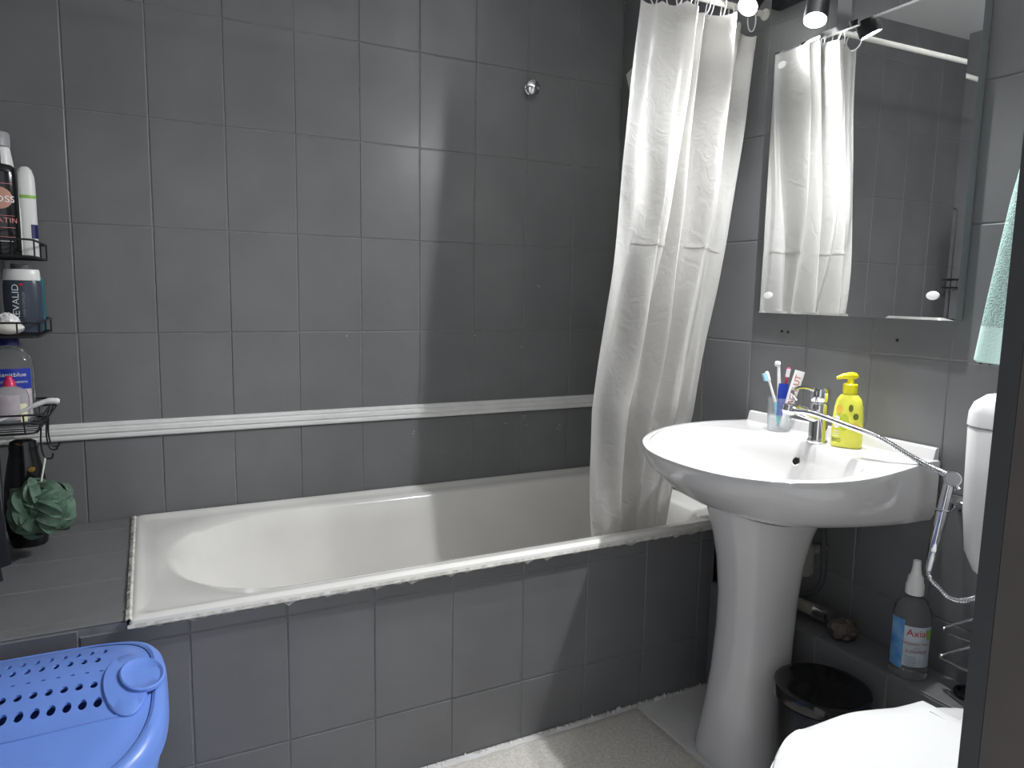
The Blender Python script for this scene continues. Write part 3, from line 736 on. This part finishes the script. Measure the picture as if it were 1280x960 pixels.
def trng(x0, x1, hw, z, back=.75):
    out = []; xc = x0 + (x1 - x0) * .52
    for k in range(56):
        a = 2 * PI * k / 56; c, s_ = math.cos(a), math.sin(a)
        if c < 0: x = xc + (xc - x0) * math.copysign(abs(c) ** .92, c)
        else: x = xc + (x1 - xc) * abs(c) ** .55
        out.append(Vector((x, TY + hw * math.copysign(abs(s_) ** .92, s_) * (1 if c < 0 else 1 - (1 - back) * abs(c) ** 1.2), z)))
    return out
g = G(); g.rings([trng(1.20, 1.60, .105, 0), trng(1.20, 1.60, .105, .02), trng(1.24, 1.60, .09, .10), trng(1.22, 1.62, .10, .20), trng(1.13, 1.645, .145, .30), trng(1.04, 1.655, .175, .37), trng(1.025, 1.655, .178, .393), trng(1.045, 1.645, .16, .396)])
g.build('bowl', 'porcelain', wc, True)
def lidring(g0, z):     # outline of seat and lid: narrow tongue at the hinges
    half = [(.995 + g0, 0), (1.0 + g0, .045), (1.025 + g0 * .9, .095), (1.075 + g0 * .7, .142), (1.15 + g0 * .3, .174), (1.23, .186 - g0), (1.305, .185 - g0), (1.36, .172 - g0), (1.40, .160 - g0), (1.44, .155 - g0), (1.478 - g0, .152 - g0), (1.481 - g0, .145 - g0), (1.482 - g0, .06), (1.482 - g0, 0)]
    P = bez([(x, y, 0) for x, y in half], 5)
    return [Vector((p.x, TY + p.y, z)) for p in P] + [Vector((p.x, TY - p.y, z)) for p in reversed(P[1:-1])]
g = G(); g.rings([lidring(.004, .3985), lidring(-.004, .400), lidring(-.006, .406), lidring(-.004, .413), lidring(.006, .4145)]); g.build('seat', 'pvc_seat', wc, True)
g = G(); g.rings([lidring(.012, .4155), lidring(.007, .4165), lidring(.006, .422), lidring(.009, .428), lidring(.018, .4315), lidring(.045, .433), lidring(.08, .4335)]); g.build('lid', 'pvc_seat', wc, True)
G().tube([(1.50, TY - .07, .408), (1.50, TY + .07, .408)], .010, 10).box(1.482, 1.512, TY - .085, TY - .06, .395, .415).box(1.482, 1.512, TY + .06, TY + .085, .395, .415).build('hinge', 'pvc_seat', wc, True)
G().tube(bez([(1.735, TY, .606), (1.735, TY, .50), (1.72, TY, .40), (1.66, TY, .365), (1.60, TY, .36)], 5), .022, 14).build('flush_pipe', 'pvc_white', wc, True)

bn = thing('waste_bin', (1.540, -1.252, 0), 'small black round waste bin with lid between pedestal and toilet', 'bin')
G().lathe([(.085, .0006), (.090, .004), (.101, .262), (.100, .264), (.0, .264)], (1.540, -1.252, 0), n=40).build('bucket', 'black_plastic', bn, True)
G().lathe([(.0, .268), (.104, .268), (.107, .271), (.107, .292), (.105, .297), (.098, .300), (.090, .2985), (.05, .302), (.0, .303)], (1.540, -1.252, 0), n=40).build('lid', 'black_gloss', bn, True)

# bath mat on the floor (soft slab with a nubby edge)
def bmat():
    x0, x1, y0, y1 = .30, 1.395, -1.44, -.765; nx, ny = 60, 46; V = []; F = []
    for j in range(ny + 1):
        for i in range(nx + 1):
            u, v = i / nx, j / ny; ed = min(u, 1 - u) * nx, min(v, 1 - v) * ny
            e_ = min(1, min(ed) / 1.2)
            V.append((x0 + (x1 - x0) * u + random.uniform(-.002, .002), y0 + (y1 - y0) * v + random.uniform(-.002, .002) + .012 * u, .0008 + .008 * e_ + random.uniform(0, .0012) * e_))
    for j in range(ny):
        for i in range(nx): F.append((j * (nx + 1) + i, j * (nx + 1) + i + 1, (j + 1) * (nx + 1) + i + 1, (j + 1) * (nx + 1) + i))
    return tag(mk('bath_mat', V, F, 'mat_fibre', None, True), 'beige grey woven mat lying on the floor before the bathtub', 'mat')
bmat()

# ------------------------------------------------------------------ laundry hamper
HX, HY, HA, HB = -.135, -1.035, .317, .265
ham = thing('laundry_hamper', (HX, HY, 0), 'blue plastic laundry hamper with perforated domed lid in front of the tub', 'hamper')
def hr(s, z, e=4.2, n=96): return superell(HX, HY, HA * s, HB * (1 - (1 - s) * HA / HB), z, n, e)
def hz(x, y, base=.492):
    v = (y - HY) / HB; u = (x - HX) / HA
    return base + .060 * (1 - min(1, abs(v)) ** 2.0) * (1 - .30 * min(1, abs(u)) ** 5)
def dome(ss, off, e0=3.4):
    out = []
    for s in ss:
        r_ = superell(HX, HY, HA * s, HB * s, 0, 96, 2.2 + (e0 - 2.2) * s)
        out.append([Vector((p.x, p.y, hz(p.x, p.y) + off(s))) for p in r_])
    return out
def stepz(s): return -.003 * sm((s - .855) / .02) - .0
SS = [.04, .15, .3, .45, .6, .72, .80, .85, .88, .92]
top_r = dome(SS, stepz); bot_r = dome(SS, lambda s: -.004 + stepz(s))
g = G(); g.rings(list(reversed(bot_r)) + top_r) if False else None
g = G(); allr = top_r + list(reversed(bot_r)); g.rings(allr)
lid = g.build('lid', 'hamper_blue', ham, True)
cut = G()
for k in range(22):
    for y, l_, w_ in ((-.898, .0125, .0046), (-.946, .0125, .0050), (-1.000, .0030, .0036), (-1.046, .0105, .0058), (-1.098, .0135, .0062)):
        x = .082 - .0205 * k + (.008 if y in (-.946, -1.046) else 0) * -1
        ring_ = [Vector((x + w_ * math.cos(2 * PI * i / 12) , y + l_ * math.sin(2 * PI * i / 12), 0)) for i in range(12)]
        cut.rings([[p + Vector((0, 0, .40)) for p in ring_], [p + Vector((0, 0, .62)) for p in ring_]])
co = cut.build('cutter', None)
md = lid.modifiers.new('b', 'BOOLEAN'); md.object = co; md.operation = 'DIFFERENCE'; md.solver = 'EXACT'
dg = bpy.context.evaluated_depsgraph_get(); dg.update()
nm = bpy.data.meshes.new_from_object(lid.evaluated_get(dg)); lid.modifiers.clear(); lid.data = nm
bpy.data.objects.remove(co)
# rim around the lid
rr = []
for s, dz in ((.925, .001), (.94, .004), (.965, .003), (.985, -.004), (.995, -.016), (.998, -.032), (.985, -.034), (.97, -.02)):
    r_ = superell(HX, HY, HA * s, HB * s, 0, 96, 2.2 + 1.2 * s); rr.append([Vector((p.x, p.y, hz(p.x, p.y) - .003 + dz)) for p in r_])
g = G(); g.rings(rr, False, False); g.build('lid_rim', 'hamper_blue', ham, True)
def relief(name, fn, hgt, parent, rings_=((1.0, -.002), (1.0, .6), (.96, 1.0), (.6, 1.0), (.2, 1.0))):
    rg = []
    for s, h in rings_:
        rg.append([Vector((p.x, p.y, hz(p.x, p.y) + (hgt * h if h > 0 else -.003))) for p in fn(s)])
    g = G(); g.rings(rg, False, True); return g.build(name, 'hamper_blue', parent, True)
hp_ = relief('handle_panel', lambda s: [Vector((.124 + .030 * s * math.cos(a) * (1 if math.cos(a) > 0 else 1.25), HY - .010 + .100 * s * math.sin(a), 0)) for a in [2 * PI * i / 48 for i in range(48)]], .0045, ham)
relief('handle_knob', lambda s: [Vector((.144 + .034 * s * math.cos(a), HY - .004 + .056 * s * math.sin(a), 0)) for a in [2 * PI * i / 36 for i in range(36)]], .009, ham,
       ((1.0, .45), (1.0, 1.0), (.93, 1.15), (.86, 1.0), (.78, .72), (.3, .62)))
def crease_line(pts, w=.0022, h=.0022):
    P = bez([(x, y, 0) for x, y in pts], 8); rg = []
    return G().tube([Vector((p.x, p.y, hz(p.x, p.y) + .0002)) for p in P], w, 6).build('moulded_rib', 'hamper_blue', ham, True)
crease_line([(-.40, -1.146), (-.2, -1.148), (0, -1.148), (.11, -1.140)])
# body: tapered tub with recessed vertical slots suggested by ribs
g = G(); g.rings([hr(.80, .001), hr(.82, .006), hr(.86, .12), hr(.93, .44), hr(.955, .462), hr(.955, .475)], cap1=False); g.build('basket', 'hamper_blue', ham, True)
for k in range(96):
    if k % 2: continue
    p0, p1 = hr(.835, .03)[k], hr(.925, .40)[k]
    G().tube([p0, p0.lerp(p1, .5), p1], .004, 5).build('rib', 'hamper_blue', ham, True)

# ------------------------------------------------------------------ wire caddy on the left wall
cad = thing('wire_caddy', (XL, -.185, .84), 'black wire shower caddy with tiers on the wall above the tub shelf', 'caddy')
CY0, CY1, CXo = -.335, -.045, -.053
g = G()
for y in (-.12, -.25): g.tube([(XL + .004, y, .83), (XL + .004, y, 1.62)], .0028, 6)
g.tube([(XL + .004, -.12, 1.62), (XL + .004, -.185, 1.66), (XL + .004, -.25, 1.62)], .0028, 6)
g.build('frame', 'black_wire', cad, True)
def loop(z, x1=CXo, y0=CY0, y1=CY1, r=.0024):
    P = [(XL + .006, y1, z), (x1 - .02, y1, z), (x1 - .006, y1 - .006, z), (x1, y1 - .02, z), (x1, y0 + .02, z), (x1 - .006, y0 + .006, z), (x1 - .02, y0, z), (XL + .006, y0, z)]
    return P, r
def shelf(zb, zr, dx=0.0):
    g = G()
    P, r = loop(zr); g.tube(P, .0026, 6, closed=True)
    P, r = loop(zb, CXo - dx, CY0 + dx, CY1 - dx); g.tube(P, .0026, 6, closed=True)
    for k in range(9):
        y = CY0 + .03 + (CY1 - CY0 - .06) * k / 8; g.tube([(XL + .006, y, zb), (CXo - dx, y, zb)], .0016, 5)
    for (x, y) in ((CXo, CY1 - .03), (CXo, CY0 + .03), (CXo - .04, CY1), (CXo - .04, CY0), (CXo, (CY0 + CY1) / 2)):
        g.tube([(x, y, zr), (x - dx if x == CXo else x, y + (dx if y == CY0 else (-dx if y == CY1 else 0)), zb)], .0018, 5)
    g.build('shelf', 'black_wire', cad, True)
shelf(1.252, 1.290); shelf(1.067, 1.100); shelf(.838, .885, .018)
g = G(); P, _ = loop(.866); g.tube(P, .0024, 6, closed=True); g.build('rail', 'black_wire', cad, True)
def hookw(y):
    g = G(); g.tube(bez([(CXo - .014, y, .842), (CXo - .016, y, .80), (CXo - .010, y, .770), (CXo + .004, y, .766), (CXo + .008, y, .778)], 5), .0022, 6); g.build('hook', 'black_wire', cad, True)
for y in (-.12, -.16, -.27): hookw(y)

VIEW = -100   # direction the bottle labels face (deg): towards the door
# tier 1
def oval_bottle(name, cx, cy, z0, prof, sy, label, m, n=32, rot=0):
    b = thing(name, (cx, cy, z0), label, 'bottle'); G().lathe(prof, (cx, cy, z0), n=n, sx=1, sy=sy, rot=rot).build('bottle_body', m, b, True); return b
Z1 = 1.2545
b = oval_bottle('shampoo_bottle', -.132, -.205, Z1, [(.0, 0), (.040, 0), (.043, .004), (.043, .195), (.041, .207), (.032, .214), (.014, .217), (.0115, .219)], .62, 'black shampoo bottle with copper disc and white lettering in the caddy', 'black_gloss')
G().lathe([(.0, 0), (.0125, 0), (.0125, .030), (.010, .033), (.0, .033)], (-.132, -.205, Z1 + .219), n=18).build('cap', 'black_plastic', b, True)
f = wrap(-.132, -.205, .043, .0267, -84, Z1, 1.0)
cd_ = wrap_disc('copper_disc', 'copper_print', b, f, 0.0, .135, .026)
f2 = wrap(-.132, -.205, .043, .0267, -84, Z1, 1.0, eps=.0014)
wrap_text('SYOSS', .0215, 'white_print', cd_, f2, 0, .132); wrap_text('KERATIN', .017, 'pink_print', b, f, 0, .083)
for v_, h_ in ((.168, .0012), (.066, .0012), (.094, .0008), (.044, .001)): wrap_patch('print_line', 'pink_print', b, f, -.024, .028, v_, v_ + h_, 10, 1)
wrap_patch('print_line', 'white_print', b, f, .0, .022, .034, .0352, 8, 1)
b = oval_bottle('conditioner_bottle', -.138, -.118, Z1, [(.0, 0), (.036, 0), (.040, .004), (.041, .10), (.038, .17), (.031, .235), (.027, .262), (.026, .268), (.0, .268)], .7, 'white bottle with grey cap and green print behind the black shampoo', 'white_plastic')
G().lathe([(.0, 0), (.0285, 0), (.0285, .030), (.026, .034), (.0, .035)], (-.138, -.118, Z1 + .2685), n=24).build('cap', 'grey_plastic', b, True)
f = wrap(-.138, -.118, .041, .0287, -78, Z1, 1.0); wrap_disc('green_swirl', 'palegreen_print', b, f, .017, .135, .020); f = wrap(-.138, -.118, .041, .0287, -78, Z1, 1.0, eps=.0014); wrap_disc('lime_disc', 'green_print', b, f, .012, .10, .018)
b = oval_bottle('lotion_bottle', -.088, -.085, Z1, [(.0, 0), (.019, 0), (.021, .003), (.021, .185), (.020, .205), (.015, .222), (.008, .229), (.0, .230)], .8, 'slim white lotion bottle with a green band at the end of the caddy tier', 'white_plastic')
f = wrap(-.088, -.085, .021, .0168, -85, Z1, 1.0); wrap_patch('green_band', 'green_print', b, f, -.03, .03, .150, .158); wrap_patch('dark_patch', 'cap_blue', b, f, .006, .026, .050, .085)
# tier 2
Z2 = 1.0695
b = oval_bottle('hair_care_bottle', -.099, -.165, Z2, [(.0, 0), (.036, 0), (.039, .004), (.041, .08), (.0405, .118), (.038, .128), (.0, .128)], .62, 'dark slate bottle with white collar and vertical white lettering', 'navy_plastic')
G().lathe([(.0, 0), (.0385, 0), (.0395, .003), (.038, .024), (.036, .027), (.0, .027)], (-.099, -.165, Z2 + .1285), n=30, sy=.66).build('collar', 'white_plastic', b, True)
G().lathe([(.0, 0), (.022, 0), (.022, .011), (.020, .013), (.0, .013)], (-.099, -.165, Z2 + .156), n=24, sy=.8).build('cap', 'darkgrey_plastic', b, True)
f = wrap(-.099, -.165, 0.0412, .0258, -96, Z2, .72, rot90=True, eps=.0012)
wrap_text('REVALID', .0235, 'white_print', b, f, .074, .008); 
f = wrap(-.099, -.165, 0.0412, .0258, -96, Z2, .72, rot90=True, eps=.0012); wrap_text('HAIR COMPLEX', .0085, 'grey_print', b, f, .070, -.010)
f = wrap(-.099, -.165, 0.0412, .0258, -96, Z2, 1, eps=.0012); wrap_disc('red_dot', 'red_print', b, f, .004, .118, .003)
b = oval_bottle('shower_gel', -.082, -.085, Z2, [(.0, 0), (.019, 0), (.021, .004), (.021, .13), (.015, .142), (.0, .145)], .9, 'teal bottle behind the slate bottle in the caddy', 'teal_plastic')
def blob(name, c, rx, ry, rz, m, label, cat, jit=0.0, n=20, k=12):
    rg = []
    for j in range(k + 1):
        ph = -PI / 2 + PI * (.03 + .94 * j / k); rg.append([Vector((c[0] + rx * math.cos(ph) * math.cos(2 * PI * i / n) * (1 + random.uniform(-jit, jit)), c[1] + ry * math.cos(ph) * math.sin(2 * PI * i / n) * (1 + random.uniform(-jit, jit)), c[2] + rz * math.sin(ph) * (1 + random.uniform(-jit, jit)))) for i in range(n)])
    return tag(G().rings(rg).build(name, m, None, True), label, cat)
blob('soap_bar', (-.118, -.268, Z2 + .0155), .032, .024, .0150, 'soap_white', 'cream oval soap bar lying in the caddy before the slate bottle', 'soap')
blob('soap_bar', (-.177, -.262, Z2 + .0155), .022, .022, .0145, 'soap_white', 'second cream soap bar beside the wall in the caddy', 'soap')
blob('cotton_pad', (-.126, -.222, Z2 + .026), .024, .014, .022, 'white_plastic', 'crumpled white paper tissue standing behind the soap in the caddy', 'tissue', jit=.22)
# tier 3
Z3 = .8405
b = oval_bottle('clear_bottle', -.139, -.13, Z3, [(.0, 0), (.045, 0), (.049, .004), (.049, .145), (.044, .168), (.024, .186), (.015, .190), (.0145, .205), (.0, .205)], .6, 'clear bottle with dark blue cap and blue label in the lowest caddy tier', 'clear_plastic')
G().lathe([(.0, 0), (.0215, 0), (.0215, .018), (.020, .020), (.0, .020)], (-.139, -.13, Z3 + .1955), n=24).build('cap', 'cap_blue', b, True)
f = wrap(-.139, -.13, .049, .0294, -88, Z3, .88, eps=.001); bl_ = wrap_patch('blue_label', 'blue_label', b, f, -.050, .044, .085, .137)
wrap_patch('label_lower', 'pale_label', b, f, -.050, .044, .012, .085)
f = wrap(-.139, -.13, .049, .0294, -88, Z3, .88, eps=.0022); wrap_text('Sanitblue', .015, 'white_print', bl_, f, .004, .122); wrap_text('lichid   pentru', .0105, 'white_print', bl_, f, .004, .104)
b = oval_bottle('small_bottle', -.131, -.225, Z3, [(.0, 0), (.036, 0), (.039, .004), (.039, .075), (.035, .090), (.018, .100), (.012, .102), (.0, .102)], .6, 'small cloudy bottle with a pink cap in the lowest caddy tier', 'frost_plastic')
G().lathe([(.0, 0), (.0145, 0), (.013, .010), (.008, .016), (.0075, .024), (.0, .025)], (-.131, -.225, Z3 + .102), n=20).build('cap', 'pink_cap', b, True)
f = wrap(-.131, -.225, .039, .0234, -90, Z3, .9, eps=.001); wrap_patch('label', 'pale_label', b, f, -.036, .020, .02, .082); wrap_patch('label_corner', 'cream_label', b, f, .020, .036, .015, .060)
rz = thing('razor', (-.11, -.28, .88), 'white long-handled brush leaning out of the lowest caddy tier', 'brush')
G().tube(bez([(-.150, -.30, .868), (-.115, -.30, .882), (-.075, -.30, .902), (-.045, -.30, .912), (-.022, -.30, .910)], 6), [.0035] * 6 + [.0042] * 6 + [.0060] * 6 + [.0075] * 6 + [.0045], 10).build('handle', 'white_plastic', rz, True)
# black bottle on the shelf
b = oval_bottle('body_wash_bottle', -.122, -.150, .5163, [(.0, 0), (.036, 0), (.041, .005), (.048, .05), (.050, .10), (.047, .16), (.038, .215), (.033, .240), (.0315, .252), (.0, .252)], .62, 'tall black body wash bottle with gold cap standing on the tiled shelf', 'black_gloss')
cp = G().lathe([(.0, 0), (.0325, 0), (.032, .012), (.029, .022), (.018, .027), (.0, .028)], (-.122, -.150, .5163 + .2525), n=26, sy=.66); cpo = cp.build('cap', 'black_gloss', b, True)
G().lathe([(.0, 0), (.0165, 0), (.0165, .002), (.0, .003)], (-.118, -.160, .5163 + .273), (.10, -.55, .8), n=20, sx=1.2, sy=.7).build('cap_disc', 'gold', cpo, True)
f = wrap(-.122, -.150, .046, .0285, -80, .5163, 1, eps=.003); wrap_disc('gold_seal', 'gold', b, f, .008, .205, .0065)
f = wrap(-.122, -.150, .049, .0305, -80, .5163, 1, eps=.002); wrap_patch('gold_label', 'gold', b, f, .008, .024, .058, .068, 4, 1); wrap_patch('gold_label', 'white_print', b, f, .012, .018, .046, .052, 4, 1)
# loofah
lo_ = thing('bath_sponge', (-.075, -.285, .62), 'green mesh bath puff hanging by a white cord from the caddy', 'sponge')
LC = Vector((-.074, -.285, .648))
g = G()
for k in range(120):
    a = random.uniform(0, 2 * PI); ph = math.asin(random.uniform(-.95, .95)); d = Vector((math.cos(ph) * math.cos(a), math.cos(ph) * math.sin(a), math.sin(ph)))
    e1 = d.orthogonal().normalized(); e1 = Matrix.Rotation(random.uniform(0, 6.28), 3, d) @ e1; e2 = d.cross(e1)
    nu, nv = 8, 5; V = []
    Rr = random.uniform(.055, .082); wv = random.uniform(.010, .020)
    for i in range(nu + 1):
        t = -1.15 + 2.3 * i / nu
        for j in range(nv + 1):
            q = (j / nv - .5) * 2
            rad = Rr * (.45 + .55 * math.cos(t * .9)) * (1 - .18 * q * q)
            V.append(LC + Vector((1, 1, .95)) * 0 + d * rad + e1 * (math.sin(t) * .034) + e2 * (q * wv * (.6 + .4 * math.cos(t))) + d * .004 * math.sin(5 * q + k))
    F = [(i * (nv + 1) + j, i * (nv + 1) + j + 1, (i + 1) * (nv + 1) + j + 1, (i + 1) * (nv + 1) + j) for i in range(nu) for j in range(nv)]
    g.add(V, F)
me_o = g.build('ruffles', 'loofah_green', lo_, True)
for v in me_o.data.vertices:      # keep clear of the wall and the bottle
    pass
G().tube([LC + Vector((0, 0, .02)), (-.072, -.278, .715), (-.062, -.270, .768)], .0022, 6).build('cord', 'string_white', lo_, True)
# navy cloth hanging at the left edge
V = []; F = []
for j in range(25):
    for i in range(31):
        u, t = i / 30, j / 24; y = -.62 + .25 * u; fold = .5 + .5 * math.sin(u * 15 + .8 * math.sin(t * 3))
        V.append((XL + .022 + .050 * fold * (.45 + .55 * t), y + .006 * math.sin(6 * t), .99 - .44 * t))
n0 = len(V)
V += [(XL + .006, v[1], v[2]) for v in V]
for j in range(24):
    for i in range(30):
        a = j * 31 + i; F.append((a, a + 1, a + 32, a + 31)); F.append((n0 + a, n0 + a + 31, n0 + a + 32, n0 + a + 1))
for j in range(24):
    a = j * 31; F.append((a, a + 31, n0 + a + 31, n0 + a)); a += 30; F.append((a, n0 + a, n0 + a + 31, a + 31))
for i in range(30): F.append((i, n0 + i, n0 + i + 1, i + 1)); a = 24 * 31 + i; F.append((a, a + 1, n0 + a + 1, n0 + a))
tag(mk('washcloth', V, F, 'navy_cloth', None, True), 'dark navy cloth hanging on the wall over the tiled shelf', 'cloth')

# ------------------------------------------------------------------ mint towel on a hook
tw = thing('hand_towel', (1.72, -1.52, 1.07), 'mint green terry towel hanging on the wall between mirror and door', 'towel')
TZ = 1.64; tk = Vector((1.755, -1.545, TZ))
def tpoint(s_, t):
    yl = lin([(1.64, -1.525), (1.54, -1.478), (1.40, -1.452), (1.22, -1.426), (1.07, -1.408)], TZ + (1.075 - TZ) * t)
    yr = lin([(1.64, -1.565), (1.54, -1.61), (1.40, -1.635), (1.07, -1.655)], TZ + (1.075 - TZ) * t)
    ang = s_ * 2 * PI; fold = .012 * math.sin(3 * ang + 2 * t) * min(1, t * 3)
    yc, hw = (yl + yr) / 2, (yr - yl) / 2
    hx = .014 + .020 * min(1, t * 2.2)
    z = TZ + (1.075 - TZ) * t - .020 * t * (.5 - .5 * math.cos(ang * .5 + 1.2))
    return Vector((1.735 + (hx + fold) * math.sin(ang) * -1, yc - hw * math.cos(ang), z))
NT = 44; rg = [[tpoint(i / NT, j / 40) for i in range(NT)] for j in range(41)]
g = G(); g.rings(rg[:36], True, False); g.build('terry', 'towel_mint', tw, True)
g = G(); g.rings([[Vector((p.x, p.y, p.z)) for p in r_] for r_ in rg[35:]], False, True); g.build('hem_band', 'towel_hem', tw, True)
hk = thing('towel_hook', (XR, -1.545, 1.64), 'chrome hook on the wall carrying the mint towel', 'hook')
G().lathe([(.018, 0), (.018, .005), (.008, .008), (.007, .03)], (XR - .0006, -1.545, 1.665), (-1, 0, 0), n=18).build('base', 'chrome', hk, True)
G().tube(bez([(XR - .03, -1.545, 1.665), (XR - .05, -1.545, 1.662), (XR - .060, -1.545, 1.675), (XR - .062, -1.545, 1.69)], 5), .005, 8).build('prong', 'chrome', hk, True)

# ------------------------------------------------------------------ things on the pipe box
BZ = .3308
AX, AY = 1.716, -1.338
sb = thing('spray_bottle', (AX, AY, BZ), 'clear disinfectant spray bottle with blue label on the boxed-in pipes', 'bottle')
G().lathe([(.0, 0), (.034, 0), (.0375, .004), (.0375, .125), (.036, .138), (.027, .156), (.016, .164), (.0145, .168), (.0145, .176), (.0, .176)], (AX, AY, BZ), n=36).build('bottle_body', 'clear_plastic', sb, True)
G().lathe([(.0, 0), (.0185, 0), (.0185, .018), (.016, .024), (.0150, .034), (.011, .040), (.0085, .052), (.0075, .068), (.0, .070)], (AX, AY, BZ + .168), n=24).build('nozzle', 'white_plastic', sb, True)
VA = -148
f = wrap(AX, AY, .0375, .0375, VA, BZ, 1, eps=.001)
sl_ = wrap_patch('label', 'spray_label', sb, f, -.012, .046, .030, .112, 16); wrap_patch('label_blue', 'spray_blue', sb, f, -.046, -.012, .022, .122, 12)
f = wrap(AX, AY, .0375, .0375, VA, BZ, 1, eps=.0018); wrap_text('Axial', .020, 'red_print', sl_, f, .013, .099)
wrap_text('DEZINFECTANT', .0078, 'darkred_print', sl_, f, .014, .077); wrap_text('pentru', .005, 'grey_print', sl_, f, .014, .069); wrap_text('SUPRAFETE', .0085, 'darkred_print', sl_, f, .014, .061)
for k in range(5): wrap_patch('print_line', 'grey_print', sl_, f, -.008, .014, .050 - .0042 * k, .0512 - .0042 * k, 6, 1)
wrap_patch('label_green', 'green_print', sl_, f, .032, .045, .086, .106, 5, 1)
for ch in sb.children:
    ch.scale = (1.06, 1.06, 1.15)
# wire toilet roll holder
rh = thing('paper_holder', (XR, -1.47, .40), 'chrome double wire holder on the wall below the cistern', 'holder')
for z0 in (.472, .408):
    g = G(); g.tube(bez([(XR - .004, -1.53, z0 + .088), (1.760, -1.475, z0 + .050), (1.723, -1.417, z0 + .006), (1.716, -1.412, z0), (1.710, -1.420, z0 - .003), (1.688, -1.475, z0 + .008), (1.662, -1.54, z0 + .026)], 6), .0035, 8); g.build('wire', 'chrome', rh, True)
G().box(XR - .006, XR - .0006, -1.56, -1.50, .42, .53).build('wall_plate', 'chrome_brushed', rh)
# dark plug and chain lying on the box
pl = thing('drain_strainer', (1.752, -1.455, BZ), 'dark round drain strainer lying on the boxed-in pipes beside the spray bottle', 'strainer')
G().tube([(1.752 + .030 * math.cos(a), -1.462 + .030 * math.sin(a), BZ + .005) for a in [2 * PI * i / 24 for i in range(24)]], .0048, 8, closed=True).build('rim', 'black_gloss', pl, True)
G().lathe([(.0, .0006), (.026, .0006), (.026, .004), (.010, .006), (.008, .014), (.0, .015)], (1.752, -1.462, BZ), n=20).build('cup', 'black_gloss', pl, True)
# behind the pedestal: waste trap, pipe, rag
tr = thing('waste_trap', (1.690, -1.01, .34), 'pale bottle trap under the washbasin behind the pedestal', 'trap')
G().lathe([(.0, 0), (.024, 0), (.029, .008), (.029, .075), (.024, .085), (.016, .095), (.015, .19), (.0, .19)], (1.715, -1.025, .455), n=24).build('trap_cup', 'dirty_grey', tr, True)
G().tube(bez([(1.715, -1.02, .52), (1.745, -1.03, .52), (1.788, -1.03, .52)], 4), .014, 12).build('trap_outlet', 'dirty_grey', tr, True)
vp = thing('supply_pipe', (1.73, -1.06, .36), 'dull beige pipe stub with metal collar lying behind the pedestal', 'pipe')
G().tube([(1.726, -.98, .362), (1.726, -1.07, .366)], .017, 14).build('pipe', 'pipe_beige', vp, True)
G().tube([(1.726, -1.07, .366), (1.726, -1.075, .366), (1.726, -1.11, .368)], [.020, .021, .019], 14).build('collar', 'chrome_brushed', vp, True)
G().tube(bez([(1.757, -.95, .345), (1.757, -1.05, .42), (1.76, -1.05, .54), (1.76, -1.04, .60)], 6), .007, 8).build('flexible_hose', 'darkgrey_plastic', vp, True)
blob('crumpled_rag', (1.722, -1.16, BZ + .026), .038, .034, .026, 'rag', 'crumpled brown grey rag on the boxed-in pipes behind the bin', 'rag', jit=.22, n=22, k=12)
